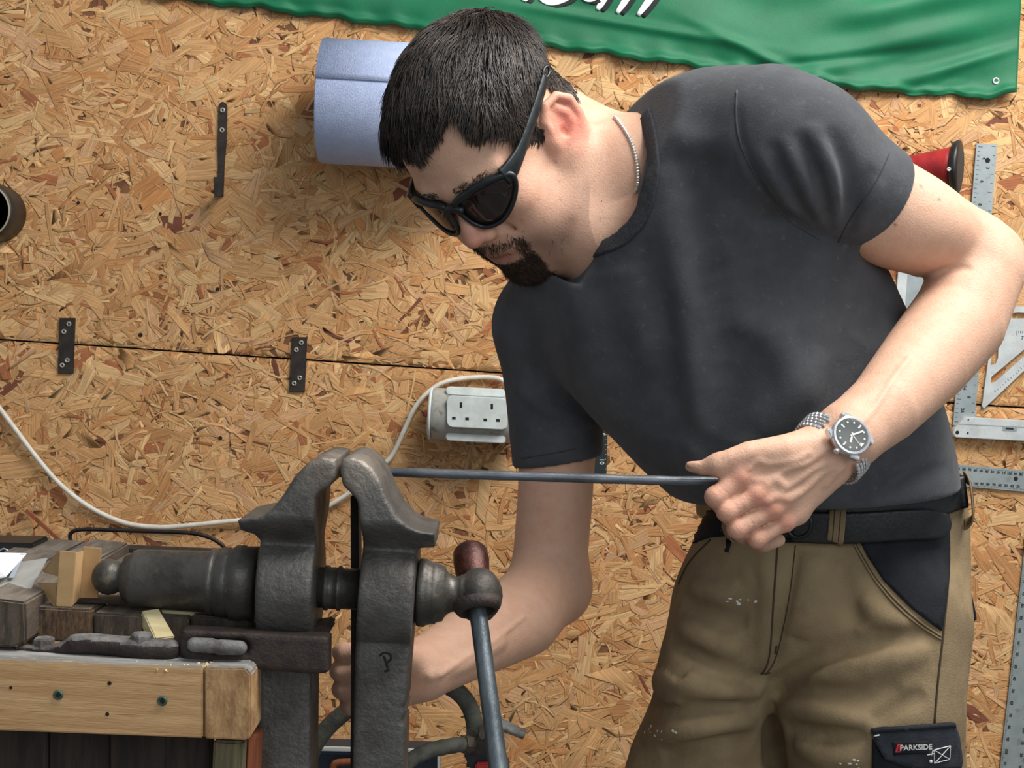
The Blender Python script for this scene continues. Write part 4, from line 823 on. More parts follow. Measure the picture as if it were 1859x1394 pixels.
for x, y in ((106, 1261), (295, 1272)):
    sc_ = mk('wood_screw', *screwhead(P(x, y, 1.1195), [0, -1, 0], .0040), 'screw_green', fr_)
    mk('screw_recess', *join(obox(P(x, y, 1.1183), (.0022, 0, .0004), (-.0001, 0, .0006), (0, .0006, 0)), obox(P(x, y, 1.1183), (.0006, 0, .0001), (-.0004, 0, .0022), (0, .00055, 0))), 'dark_hole', sc_)
for x, y, r in ((199, 1240, .0018), (195, 1296, .0017), (20, 1248, .0014)): mk('old_screw_hole', *lathe(P(x, y, 1.1204), [0, -1, 0], [(0, r), (.0008, r*.9), (.0007, .0001)], 10), 'dark_hole', fr_)
for px, Yf, m in (([(-160, 1075), (-40, 1082), (-40, 1172), (-160, 1166)], 1.165, 'old_wood'), ([(-38, 1083), (46, 1093), (48, 1166), (22, 1176), (-38, 1172)], 1.15, 'old_wood'), ([(50, 1101), (166, 1107), (168, 1168), (52, 1163)], 1.181, 'old_end_grain'), ([(169, 1112), (256, 1117), (258, 1172), (170, 1168)], 1.181, 'old_wood'), ([(259, 1118), (342, 1122), (344, 1176), (260, 1172)], 1.186, 'old_wood'), ([(345, 1118), (455, 1126), (457, 1182), (346, 1176)], 1.186, 'dark_wood')):
    topmat(mk('plank', *slab(px, Yf, 1.462, .0018), m, bench), 'plank_dust')
mk('bench_back_board', *slab([(-160, 990), (120, 992), (470, 1006), (470, 1022), (-160, 1006)], 1.463, 1.49, .001), 'dark_wood', bench)
mk('iron_strip', *slab([(128, 1088), (262, 1092), (262, 1098), (128, 1094)], 1.20, 1.225, .0005), 'rusty_iron', bench)
for i, x in enumerate((-130, -20, 90, 200, 300)): mk('under_panel_board', *slab([(x, 1318), (x+106 if i < 4 else 382, 1320), (x+106 if i < 4 else 382, 1800), (x, 1800)], 1.168+.002*(i % 2), 1.185, .001), 'dark_wood', bench)
lt = P(386, 1346, 1.13); lh = P(440, 1346, 1.13); w_ = lh[0]-lt[0]
mk('leg', *obox(((lt[0]+lh[0])/2, 1.155, lt[2]/2), (w_/2, 0, 0), (0, .022, 0), (0, 0, lt[2]/2), .002), 'greenish_wood', bench)
mk('leg_batten', *obox((lh[0]+.005, 1.166, lt[2]/2), (.0042, 0, 0), (0, .016, 0), (0, 0, lt[2]/2), .001), 'red_wood' if 'red_wood' in MATS else mat('red_wood', (150, 84, 50), (120, 64, 38), rough=.8, vs=12, st=(10, 4, 1)), bench)
mk('leg', *obox((-.62, 1.49, .40), (.03, 0, 0), (0, .03, 0), (0, 0, .40), .002), 'dark_wood', bench); mk('leg', *obox((lt[0], 1.49, .40), (.03, 0, 0), (0, .03, 0), (0, 0, .40), .002), 'dark_wood', bench)
def crumbs(name, n, spots, m, par, smax=.0022):
    vf = []
    for _ in range(n):
        x, y, Y, sx, sy = spots[rng.integers(len(spots))]; c = P(rng.uniform(x-sx, x+sx), y, Y)+[0, rng.uniform(-sy, sy), .0006]
        a, b_, c_ = np.linalg.qr(rng.normal(size=(3, 3)))[0].T; l = rng.uniform(.0006, smax); vf.append(obox(c, a*l*rng.uniform(.8, 2.2), b_*l*.6, c_*l*.3))
    return mk(name, *join(*vf), m, par)
mat('sawdust', (226, 202, 160), (204, 176, 130), rough=.9, vs=90)
crumbs('sawdust', 420, [(180, 1206, 1.14, 200, .016), (300, 1210, 1.13, 80, .008), (420, 1213, 1.14, 30, .018), (50, 1168, 1.20, 20, .01), (320, 1200, 1.16, 16, .006), (150, 1202, 1.15, 150, .012)], 'sawdust', bench)['kind'] = 'stuff'
# things lying on the bench
s = Sdf(); s.chain([P(36, 1180, 1.158), P(78, 1182, 1.156), P(118, 1180, 1.154)], [.0045, .0055, .0050], .004)
s.chain([P(118, 1178, 1.154), P(140, 1169, 1.153), P(172, 1165, 1.152), P(215, 1170, 1.150), P(262, 1178, 1.150), P(304, 1180, 1.151)], [.0060, .0092, .0102, .0100, .0108, .0105], .006)
zc = P(200, 1173, 1.151)[2]; s.add(lambda p: (np.abs(p[:, 2]-zc+.001)-.0098).astype(np.float32), [-1, 1, .7], [1, 1.3, 1], '^', .004)
v, q = s.mesh(.002); clamp = thing('clamp_bar', P(200, 1190, 1.151), 'grey dusty forged iron clamp bar with two bolts behind the pine rail', 'clamp')
topmat(mk('bar', v, q, 'rusty_iron', clamp, True), 'grey_dust_iron', .45)
def hexhead(x, y, Y, r, h, par, m): c = P(x, y, Y); v, f = lathe(c, [0, 0, 1], [(-h, r), (h*.7, r), (h, r*.86), (h, .0001)], 6); return mk('bolt', v, f, m, par)
hexhead(80, 1167, 1.160, .0085, .0045, clamp, 'grey_dust_iron'); hexhead(257, 1160, 1.150, .0090, .0050, clamp, 'grey_dust_iron')
wd_ = [P(258, 1112, 1.186), P(288, 1108, 1.188), P(318, 1160, 1.168), P(282, 1164, 1.166)]; mk('wood_wedge', *prism([p+[0, 0, .002] for p in wd_], [p+[-.004, .004, -.007] for p in wd_], .0008), 'pale_wood', label='pale offcut wedge of wood leaning on the plank ends above the clamp bar', cat='wood wedge')
mk('wood_batten', *slab([(292, 1106), (388, 1112), (392, 1121), (296, 1117)], 1.20, 1.23, .0008), 'pale_wood', label='pale flat batten lying on the planks under the screw box', cat='batten')
mat('cardboard', (188, 152, 106), (174, 138, 94), rough=.9, vs=40); mat('grey_board', (160, 158, 150), (148, 146, 140), rough=.85, vs=40); mat('paper_white', (222, 224, 226), rough=.7); mat('paper_grey', (150, 156, 164), rough=.8)
cb = thing('cardboard_box', P(120, 1098, 1.1850), 'torn open brown cardboard box standing on the bench planks', 'box')
mk('front_strip', *slab([(108, 999), (138, 1002), (131, 1102), (101, 1101)], 1.1850, 1.1869, .0006), 'cardboard', cb)
mk('back_strip', *slab([(150, 992), (184, 995), (177, 1093), (144, 1091)], 1.2086, 1.2104, .0006), 'cardboard', cb)
q_ = [P(107, 999, 1.1853), P(101, 1101, 1.1853), P(66, 1056, 1.2086), P(68, 1052, 1.2086)]
mk('upper_flap', *prism([P(107, 998, 1.1856), P(104, 1046, 1.1856), P(82, 1040, 1.2148), P(76, 1036, 1.2148)], [P(108, 998, 1.1875), P(105, 1046, 1.1875), P(83, 1040, 1.2166), P(77, 1036, 1.2166)], .0003), 'cardboard', cb)
mk('lower_flap', *prism([P(66, 1057, 1.2086), P(102, 1058, 1.1862), P(101, 1101, 1.1862), P(97, 1100, 1.1875)], [P(67, 1057, 1.2104), P(103, 1058, 1.1881), P(102, 1101, 1.1881), P(98, 1100, 1.1893)], .0003), 'cardboard', cb)
mk('inner_wall', *prism([P(138, 1003, 1.1862), P(152, 1000, 1.2079), P(145, 1088, 1.2079), P(131, 1100, 1.1862)], [P(136, 1003, 1.1862), P(150, 1000, 1.2079), P(143, 1088, 1.2079), P(129, 1100, 1.1862)], .0003), 'cardboard', cb)
lf = [P(-40, 1032, 1.2458), P(86, 1012, 1.2458), P(56, 1068, 1.1993), P(-40, 1074, 1.1993)]; mk('cover_sheet', *prism(lf, [p+[0, .0005, -.0018] for p in lf], .0003), 'grey_board', label='grey card sheet lying under the white leaflet at the left edge', cat='card')
lf = [P(-40, 1008, 1.2532), P(48, 1010, 1.2532), P(10, 1052, 1.2086), P(-40, 1062, 1.2086)]; lt_ = thing('leaflet', np.mean(lf, 0), 'white printed leaflet on top of the grey card at the left edge', 'leaflet')
mk('sheet', *prism([p+[0, 0, .0030] for p in lf], [p+[0, 0, .0016] for p in lf], .0003), 'paper_white', lt_)
u1, u2 = lf[1]-lf[0], lf[3]-lf[0]
def lpt(a, b, o=.0034): return lf[0]+u1*a*(1-b*.2)+u2*b+[0, 0, o]
mk('printed_band', *prism([lpt(.88, .04), lpt(.97, .04), lpt(.86, .86), lpt(.74, .86)], [lpt(*a, .0029) for a in ((.88, .04), (.97, .04), (.86, .86), (.74, .86))]), 'paper_grey', lt_)
mk('printed_mark', *prism([lpt(.60, .60), lpt(.74, .60), lpt(.70, .72), lpt(.56, .72)], [lpt(*a, .0029) for a in ((.60, .60), (.74, .60), (.70, .72), (.56, .72))]), 'paper_grey', lt_)
mat('black_plastic', (26, 26, 28), (34, 34, 36), rough=.42, vs=60)
bx = thing('black_case', P(10, 1014, 1.42), 'small black open case behind the leaflet at the left edge', 'case')
mk('shell', *slab([(-60, 984), (60, 986), (56, 1000), (54, 1016), (-60, 1014)], 1.40, 1.45, .002), 'black_plastic', bx); mk('clip', *tube(cr([P(x, y, 1.397) for x, y in ((0, 1000), (6, 996), (14, 999), (20, 1004), (28, 1001))], 5), .0009, 6), 'steel', bx, True)
mat('dark_rod', (52, 44, 40), (38, 33, 30), rough=.5, metal=.4, vs=60)
rp = cr([P(*a) for a in ((152, 994, 1.50), (134, 988, 1.50), (127, 974, 1.50), (136, 963, 1.50), (170, 961, 1.50), (260, 964, 1.50), (340, 967, 1.50), (376, 974, 1.50), (396, 984, 1.50), (408, 996, 1.50), (412, 1020, 1.50))], 6)
mk('bent_rod', *tube(rp, .0022, 8), 'dark_rod', None, True, label='dark bent wire rod looping over the back of the bench behind the screw box', cat='rod')
mk('wood_strip', *tube([P(48, 926, 2.535), P(118, 990, 2.500), P(190, 1056, 2.46)], 0, flat=(.0035, .0018), up=np.array([0, -1., 0])), 'red_wood', label='thin brown wood strip leaning on the wall behind the bench', cat='strip')
# hoses and fittings low behind the vise
mat('dusty_rubber', (92, 92, 82), (66, 66, 60), rough=.8, vs=60, bump=.0008, bs=500); mat('brass_grey', (112, 106, 94), (80, 76, 68), rough=.5, metal=.6, vs=60); mat('blue_black', (30, 40, 52), rough=.45); mat('edge_white', (206, 208, 200), rough=.6)
hose = cr([P(*a) for a in ((548, 1440, 1.50), (560, 1380, 1.50), (582, 1336, 1.50), (622, 1296, 1.50), (680, 1258, 1.50), (760, 1236, 1.49), (815, 1246, 1.48), (846, 1272, 1.48), (860, 1306, 1.48), (862, 1345, 1.48))], 8)
mk('air_hose', *tube(hose, .0092, 12), 'dusty_rubber', None, True, label='dusty grey rubber hose arching behind the vise to the valve', cat='hose')
h2 = cr([P(*a) for a in ((716, 1440, 1.42), (738, 1388, 1.43), (776, 1364, 1.44), (830, 1352, 1.46), (862, 1350, 1.475))], 8)
mk('braided_hose', *tube(h2, .0080+.0003*np.sin(np.arange(len(h2))*2.), 12), 'dusty_rubber', None, True, label='lower braided hose running left from the valve behind the handle bar', cat='hose')
vl = thing('air_valve', np.array([P(885, 1360, 1.49)[0], 1.49, .0]), 'dark pipe valve with grey lever and hose unions behind the vise handle', 'valve')
vx = P(885, 1360, 1.49)
mk('valve_body', *slab([(846, 1336), (866, 1330), (890, 1336), (905, 1352), (908, 1380), (930, 1402), (845, 1402), (850, 1372)], 1.47, 1.51, .004), 'black_plastic', vl)
mk('hose_union', *lathe(P(850, 1351, 1.468), unit(P(876, 1351, 1.482)-P(850, 1351, 1.468)), [(-.008, .0098), (.004, .0098), (.0045, .0118), (.016, .0118), (.0165, .0085), (.022, .0085)], 6), 'brass_grey', vl)
mk('hose_union', *lathe(P(862, 1352, 1.48), [0, 0, 1], [(-.004, .0100), (.006, .0100), (.0065, .0112), (.018, .0112), (.0185, .009)], 6), 'brass_grey', vl)
mk('lever', *tube(cr([P(*a) for a in ((872, 1332, 1.46), (900, 1314, 1.455), (926, 1322, 1.45), (952, 1334, 1.45))], 6), 0, flat=(np.linspace(.009, .0055, 19), .003), up=np.array([0, -.4, 1.])), 'grey_dust_iron', vl, True)
mat('red_plastic', (168, 40, 42), (140, 30, 34), rough=.5, vs=40); mk('red_band', *slab([(862, 1386), (896, 1384), (898, 1404), (862, 1404)], 1.462, 1.47, .002), 'red_plastic', vl)
mk('stand_pipe', *lathe(np.array([vx[0], 1.49, 0]), [0, 0, 1], [(0, .02), (.004, .02), (.005, .012), (vx[2]-.02, .012)], 16), 'black_plastic', vl)
pn = thing('storage_case', np.array([P(690, 1380, 1.9)[0], 1.93, 0.]), 'dark blue case with pale rim and brown grip standing low behind the vise', 'case')
mk('case_body', *slab([(560, 1362), (796, 1368), (796, 1900), (560, 1900)], 1.9, 1.96, .004), 'blue_black', pn); mk('rim', *slab([(558, 1355), (799, 1361), (799, 1369), (558, 1363)], 1.895, 1.899, .001), 'edge_white', pn)
mk('rim', *slab([(794, 1366), (799, 1366), (798, 1900), (793, 1900)], 1.895, 1.899, .0005), 'edge_white', pn)
mk('grip', *tube(cr([P(x, y, 1.888) for x, y in ((604, 1402), (606, 1390), (616, 1384), (660, 1384), (676, 1390), (680, 1402))], 6), .005, 8), 'red_wood', pn, True)
# ------------------------------------------------------------------ things on the wall
WS = YW-.0025
def holed(outer, holes, Yf, Yb):
    from mathutils.geometry import tessellate_polygon
    loops = [outer]+holes; pts = [p for l in loops for p in l]; tris = tessellate_polygon([[Vector((x, y, 0)) for x, y in l] for l in loops]); n = len(pts)
    a = [P(x, y, Yf) for x, y in pts]; b = [p+[0, Yb-Yf, 0] for p in a]; Fc = [tuple(t) for t in tris]+[tuple(i+n for i in t[::-1]) for t in tris]; o = 0
    for l in loops:
        m = len(l); Fc += [(o+i, o+(i+1) % m, o+(i+1) % m+n, o+i+n) for i in range(m)]; o += m
    bm = bmesh.new(); vs = [bm.verts.new(p) for p in a+b]
    for f in Fc:
        try: bm.faces.new([vs[i] for i in f])
        except ValueError: pass
    return bmout(bm)
# banner
mat('banner_green', (0, 104, 66), (0, 95, 60), rough=.55, vs=10, bump=.0003, bs=700, spec=.35, sheen=.1)
bot = np.array([(250, -16), (330, 0), (372, 6), (460, 15), (560, 29), (660, 41), (745, 52), (900, 74), (1060, 94), (1200, 113), (1330, 132), (1420, 146), (1500, 152), (1580, 166), (1640, 170), (1720, 174), (1790, 178), (1846, 168)], float)
def ban(u, v):
    x = 250+(1846-250)*u; yb = np.interp(x, bot[:, 0], bot[:, 1])+2.5*np.sin(x*.05)+1.5*np.sin(x*.13); y = yb-v*330; x = x+v*16*u
    d = .006+.006*np.sin(x*.012+y*.022)*np.sin(x*.004+1)+.0045*np.sin(.045*(y-.38*(x-900)))*np.exp(-((x-1350)/330)**2)*(.4+.6*np.sin(x*.011)**2)
    d += .004*np.sin(.09*(y+.22*x))*np.exp(-((x-1650)/150)**2)+.003*np.sin(.07*(y-.10*x))*np.exp(-((x-560)/260)**2)+.005*np.exp(-((y-yb+9)/6)**2)+.0025*np.sin(x*.09)*np.exp(-((y-yb)/26)**2)
    d += .006*np.exp(-((y-.17*x+150)/9)**2)*np.exp(-((x-1150)/200)**2)+.006*np.exp(-((y+.30*x-640)/10)**2)*np.exp(-((x-1760)/90)**2)-.006*np.exp(-((y+.12*x-290)/9)**2)*np.exp(-((x-1500)/160)**2)+.006*np.exp(-((y-.5*x+590)/10)**2)*np.exp(-((x-1400)/120)**2)
    return x, y, WS-.006-np.maximum(d, 0)*1.15
nu, nv = 330, 60; V = []
for o in (0, .0014):
    for j in range(nv+1):
        for i in range(nu+1): x, y, Y = ban(i/nu, (j/nv)**1.2); V.append(P(x, y, Y)+[0, o, 0])
n1 = nu+1; NN = n1*(nv+1); Fc = []
for j in range(nv):
    for i in range(nu): a = j*n1+i; Fc += [(a, a+1, a+n1+1, a+n1), (NN+a+n1, NN+a+n1+1, NN+a+1, NN+a)]
rim = [i for i in range(n1)]+[j*n1+nu for j in range(1, nv+1)]+[nv*n1+i for i in range(nu-1, -1, -1)]+[j*n1 for j in range(nv-1, 0, -1)]
for a, b in zip(rim, rim[1:]+rim[:1]): Fc.append((b, a, a+NN, b+NN))
bn = thing('banner', P(1100, 0, WS-.01), 'green fabric banner with white script lettering hanging at the top of the wall', 'banner')
clo = mk('cloth', np.array(V), Fc, 'banner_green', bn, True); BNV = bvh(np.array(V)[:NN], [f for f in Fc if max(f) < NN])
mk('grommet', *lathe(hit(BNV, 1808, 147)[0]+[0, -.001, 0], [0, -1, 0], [(-.002, .0062), (.0006, .0062), (.0012, .005), (.0006, .0030), (-.002, .0028)], 20), 'steel', bn, True)
mat('banner_white', (232, 234, 232), rough=.7); mat('banner_shadow', (22, 30, 28), rough=.8)
def stroke(pts, w, dx, dy, m, off):
    q = cr([(*p, 0) for p in pts], 6); pp = []; nn = []
    for x, y, _ in q: a, n = hit(BNV, x+dx, max(y+dy, -140)); pp.append(a+np.array([0, -off, 0])); nn.append([0, -1., 0])
    k = len(pp); t = np.linspace(0, 1, k); return tube(pp, 0, flat=(w*np.interp(t, [0, .1, .85, 1], [.5, 1, 1, .55]), .0004), up=np.array(nn))
for pts, w in (([(962, -30), (957, -14), (951, 2)], .0065), ([(1048, -36), (1010, -22), (984, -6), (1000, 4), (1024, -2), (1046, -16)], .0062), ([(1072, -40), (1058, -14), (1068, -2), (1086, -10), (1100, -36)], .0060), ([(1120, -46), (1106, -16), (1084, 18)], .0055), ([(1106, -14), (1140, -38), (1146, -18), (1120, 24)], .0058), ([(1146, -14), (1182, -40), (1190, -18), (1158, 28)], .0060)):
    mk('lettering_shadow', *stroke(pts, w*1.05, 9, 3, 0, .0010), 'banner_shadow', bn, True); mk('lettering', *stroke(pts, w, 0, 0, 0, .0022), 'banner_white', bn, True)
# paper roll and holder
mat('blue_paper', (180, 192, 222), (172, 184, 216), rough=.85, vs=60, bump=.0012, bs=420, spec=.2); mat('core_card', (150, 120, 84), rough=.9)
rx = unit(P(860, 200, 2.43)-P(580, 184, 2.43)); ro = P(586, 184, 2.435)
rl = thing('paper_roll', ro, 'pale blue paper towel roll on a wall holder behind the head', 'paper roll')
R_ = .1035; mk('roll', *lathe(ro, rx, [(0, .022), (0, R_-.002), (.002, R_), (.262, R_), (.264, R_-.002), (.264, .022), (0, .022)], 72), 'blue_paper', rl, True)
mk('core', *lathe(ro-rx*.001, rx, [(0, .0185), (0, .022), (.266, .022), (.266, .0185), (0, .0185)], 32), 'core_card', rl, True)
sh = []; d_, a_, b_ = frame(rx)
th0 = [t for t in np.linspace(0, 2*math.pi, 720, endpoint=False)]
front = lambda t: (a_*math.cos(t)+b_*math.sin(t))
t_top = max(th0, key=lambda t: front(t)@np.array([0, .5, .85])); t_fr = min(th0, key=lambda t: np.linalg.norm(front(t)-np.array([0, -.975, .22])))
dt = (t_fr-t_top+math.pi) % (2*math.pi)-math.pi
ar = [ro+front(t_top+dt*k/20)*(R_+.0012+.0016*(k/20)**3) for k in range(21)]; w_ = rx*.262
mk('loose_sheet', *join((np.array([p for q in ar for p in (q, q+w_, q+w_-unit(q-ro)*.0012, q-unit(q-ro)*.0012)]), [(4*i+j, 4*i+(j+1) % 4, 4*i+4+(j+1) % 4, 4*i+4+j) for i in range(20) for j in range(4)]+[(3, 2, 1, 0), (80, 81, 82, 83)])), 'blue_paper', rl, True)
hl_ = thing('roll_holder', P(566, 170, WS), 'black wall holder arm ending beside the pale blue paper roll', 'holder')
mk('spindle', *lathe(ro-rx*.012, rx, [(0, .006), (.002, .016), (.010, .018), (.012, .017), (.012, .010), (.30, .010)], 24), 'black_plastic', hl_, True)
e_ = ro-rx*.010; mk('arm', *obox((e_+np.array([e_[0], WS, e_[2]]))/2, rx*.003, [0, (WS-e_[1])/2, 0], [0, 0, .011], .002), 'black_plastic', hl_)
mat('strap_iron', (64, 56, 50), (48, 42, 38), rough=.55, metal=.5, vs=50, bump=.0005, bs=300); mat('screw_steel', (176, 172, 160), (150, 144, 132), rough=.35, metal=.35, vs=200)
def fix(x, y, r, par, Y): 
    s_ = mk('screw', *screwhead(P(x, y, Y), [0, -1, 0], r), 'screw_steel', par, True); mk('screw_recess', *lathe(P(x, y, Y-.0011), [0, -1, 0], [(0, r*.34), (.0003, r*.34), (.0004, .0001)], 6), 'dark_hole', s_)
hk = thing('strap_hook', P(402, 270, WS), 'dark flat iron strap hook screwed upright to the board wall', 'hook')
mk('strap', *slab([(397, 190), (400, 186), (404, 184), (409, 187), (412, 192), (411, 252), (407, 300), (405, 357), (393, 357), (396, 300), (395, 260)], WS-.004, WS+.004, .0008), 'strap_iron', hk)
c = P(399, 352, WS-.004); mk('hook_shelf', *obox(c+[0, -.022, 0], (.0058, 0, 0), (0, .024, 0), (0, 0, .0022), .0008), 'strap_iron', hk); mk('hook_tip', *slab([(387, 321), (400, 321), (402, 357), (389, 358)], WS-.052, WS-.047, .0008), 'strap_iron', hk)
for x, y in ((404, 200), (403, 236)): fix(x, y, .0046, hk, WS-.0045)
for k, (pl, scs, lab) in enumerate((([(108, 577), (136, 577), (132, 678), (105, 678)], ((125, 588), (116, 602), (122, 654), (113, 663)), 'left rusty mending plate across the board joint above the cable'), ([(530, 612), (557, 612), (553, 711), (525, 711)], ((547, 622), (538, 635), (544, 686), (534, 696)), 'right rusty mending plate across the board joint above the vise'))):
    mp_ = thing('mending_plate', P(*np.mean(pl, 0), WS), lab, 'bracket', 'mending plates across the board joint')
    mk('plate', *slab(pl, WS-.004, WS+.004, .0006), 'strap_iron', mp_)
    for x, y in scs: fix(x, y, .0045, mp_, WS-.0045)
rg = thing('pipe_ring', P(-16, 384, WS-.05), 'dark short pipe ring fixed to the wall at the left edge', 'ring')
mat('ring_dark', (40, 38, 36), (28, 27, 26), rough=.5, vs=40); mat('ring_edge', (150, 138, 112), rough=.6)
rc = P(-32, 382, WS-.075); mk('ring', *lathe(rc, [0, 1, 0], [(0, .0455), (0, .0495), (.002, .0505), (.074, .0505), (.074, .0455), (0, .0455)], 48), 'ring_dark', rg, True); mk('rim_band', *lathe(rc+[0, -.0008, 0], [0, 1, 0], [(0, .0450), (0, .0478), (.001, .0478), (.02, .0454), (.02, .0450), (0, .0450)], 48), 'ring_edge', rg, True)
for x, y, r in ((298, 218, .003), (255, 608, .004), (395, 525, .0035), (142, 368, .003), (400, 795, .0035), (291, 388, .003)): mk('nail_hole', *lathe(P(x, y, WS), [0, -1, 0], [(0, r), (.0006, r*.9), (.0004, .0001)], 10), 'dark_hole', wall)
# cable and socket block
mat('white_cable', (216, 212, 200), (200, 194, 180), rough=.55, vs=40); mat('white_plastic', (208, 216, 214), (190, 196, 192), rough=.4, vs=30, spec=.5); mat('grey_plastic', (172, 172, 164), (150, 148, 140), rough=.5, vs=20, c3=(120, 112, 100), vs3=60)
cp_ = cr([(-30, 700, 0), (0, 742, 0), (30, 782, 0), (60, 822, 0), (100, 870, 0), (140, 905, 0), (180, 930, 0), (230, 950, 0), (290, 957, 0), (350, 953, 0), (430, 945, 0), (510, 940, 0), (571, 930, 0), (612, 909, 0), (652, 882, 0), (690, 848, 0), (712, 826, 0), (735, 778, 0), (752, 742, 0), (775, 714, 0), (806, 694, 0), (850, 686, 0), (892, 685, 0), (915, 692, 0), (926, 712, 0), (930, 750, 0)], 5)
mk('power_cable', *tube([P(x, y, WS-.007-(.014 if x > 560 else .004)*(1+math.sin(x*.02))*.5) for x, y, _ in cp_], .0044, 10), 'white_cable', None, True, label='white power cable sagging across the wall to the socket block', cat='cable')
sx = unit(P(945, 757, 2.49)-P(782, 748, 2.49)); so = P(784, 750, 2.497); sd = thing('socket_block', so, 'white cylindrical socket block with two outlets fixed to the wall', 'socket')
Rb = .0450; mk('barrel', *lathe(so, sx, [(0, Rb-.004), (.003, Rb-.001), (.006, Rb), (.150, Rb), (.154, Rb-.002)], 48), 'grey_plastic', sd, True)
mk('end_cap', *lathe(so-sx*.006, sx, [(0, Rb-.008), (.002, Rb+.001), (.0058, Rb+.001), (.006, Rb-.006)], 48), 'white_plastic', sd, True)
def rrect(x0, y0, x1, y1, r, sl=.05): return [(x, y+(x-x0)*sl) for x, y in [(x0+r, y0), (x1-r, y0), (x1-r*.3, y0+r*.3), (x1, y0+r), (x1, y1-r), (x1-r*.3, y1-r*.3), (x1-r, y1), (x0+r, y1), (x0+r*.3, y1-r*.3), (x0, y1-r), (x0, y0+r), (x0+r*.3, y0+r*.3)]]
Yp = 2.447; pt_ = mk('outlet_plate', *slab(rrect(811, 718, 921, 775, 9), Yp, Yp+.02, .0010), 'white_plastic', sd)
for x, y, w, h in ((837, 735, 2.1, 5), (893, 738, 2.1, 5), (824, 759, 3.2, 2.4), (848, 760, 3.2, 2.4), (881, 762, 3.2, 2.4), (904, 763, 3.2, 2.4)): mk('pin_slot', *slab([(x-w, y-h), (x+w, y-h+.2), (x+w, y+h+.2), (x-w, y+h)], Yp-.0004, Yp+.002), 'dark_hole', pt_)
for yy, hgt, Yq in ((702, 15, 2.468), (785, 15, 2.462)): mk('side_rib', *slab(rrect(809, yy, 918, yy+hgt, 6), Yq, Yq+.025, .0015), 'white_plastic', sd)
mk('indicator_lamp', *ball(so-sx*.007+np.array([0, -.030, 0]), (.004, .008, .006), 12, 8), 'red_plastic', sd, True); mk('wall_mount', *obox(so+sx*.075+[0, .036, 0], sx*.06, [0, .014, 0], [0, 0, .028], .002), 'grey_plastic', sd)
# measuring tools
mat('rule_steel', (152, 160, 160), (140, 148, 148), rough=.42, metal=.35, vs=30, c3=(126, 132, 130), vs3=50); mat('aluminium', (196, 200, 198), (180, 184, 182), rough=.45, metal=.3, vs=40, c3=(160, 162, 158), vs3=120); mat('ink', (26, 28, 30), rough=.7); mat('rule_black', (28, 38, 40), rough=.5)
def markings(par, p0, p1, inward, Y, n, nums=(), hgt=9., big=5, m='ink', size=.008):
    """scale ticks along an edge p0->p1 (photo pixels) with printed numbers; flat print joined into one part"""
    vf = []; a, b = P(*p0, Y), P(*p1, Y); iw = unit(P(p0[0]+inward[0], p0[1]+inward[1], Y)-a); al = unit(b-a); L_ = np.linalg.norm(b-a)
    for i in range(n+1):
        l = (hgt if i % big == 0 else hgt*.5)*.001; vf.append(obox(a+al*L_*i/n+iw*(l/2+.0006)+[0, -.0001, 0], al*.00035, iw*l/2, [0, .0001, 0]))
    for t, s_ in nums: vf.append(text(s_, a+al*L_*t+iw*(hgt*.001+size*.55)+[0, -.0002, 0], al, -np.cross(al, [0, -1, 0]), size, .0001, .0002))
    mk('printed_scale', *join(*vf), m, par)['kind'] = 'stuff'
ts = thing('try_square', P(1770, 500, WS), 'try square with steel blade and white aluminium stock hanging by the elbow', 'square')
mk('blade', *slab([(1773, 260), (1811, 262), (1769, 775), (1730, 772)], WS-.006, WS-.003, .0004), 'rule_steel', ts)
markings(ts, (1775, 266), (1733, 765), (10, 1), WS-.0062, 60, [(k/12+.04, str(k*2+4)) for k in range(12)], 8); markings(ts, (1808, 266), (1767, 765), (-10, -1), WS-.0062, 30, [(k/6+.08, str(k+3)) for k in range(6)], 7)
mk('hang_hole', *lathe(P(1793, 291, WS-.0061), [0, -1, 0], [(0, .0045), (.0004, .0045), (.0003, .0001)], 12), 'dark_hole', ts)
stc = mk('stock', *slab([(1732, 780), (1752, 757), (1905, 766), (1905, 803), (1735, 794), (1731, 788)], WS-.020, WS, .001), 'aluminium', ts)
mk('vial_slot', *slab([(1821, 773), (1846, 774), (1846, 783), (1820, 782)], WS-.0206, WS-.018, .0003), 'rule_steel', stc); mk('vial', *slab([(1826, 776), (1840, 777), (1840, 780), (1826, 779)], WS-.0214, WS-.019, .0003), 'ink', stc)
mk('groove', *slab([(1742, 769), (1905, 777), (1905, 778.5), (1741, 770.5)], WS-.0204, WS-.019), 'rule_steel', stc)
for x, y, r in ((1738, 785, .0035), (1757, 786, .0018), (1758, 762, .0014)): mk('rivet', *lathe(P(x, y, WS-.0202), [0, -1, 0], [(0, r), (.0006, r*.9), (.0005, .0001)], 10), 'dark_hole', stc)
sq = thing('rafter_square', P(1830, 650, WS), 'triangular white aluminium rafter square hanging at the right edge', 'square')
mk('plate', *holed([(1836, 556), (1935, 558), (1930, 606), (1786, 742), (1783, 736), (1801, 606)], [[(1837, 568), (1848, 567), (1906, 569), (1900, 578), (1838, 578)], [(1805, 606), (1814, 603), (1812, 650), (1808, 660), (1798, 664)], [(1800, 684), (1893, 606), (1897, 613), (1806, 694), (1798, 695)]], WS-.007, WS-.002), 'aluminium', sq)
markings(sq, (1808, 712), (1884, 645), (-6, -7), WS-.0072, 16, (), 4)
markings(sq, (1846, 600), (1880, 601), (0, 6), WS-.0072, 10, [(.3, '7'), (.7, '9')], 8, size=.009)
fs = thing('framing_square', P(1800, 870, WS), 'steel framing square with long scale legs at the lower right wall', 'square')
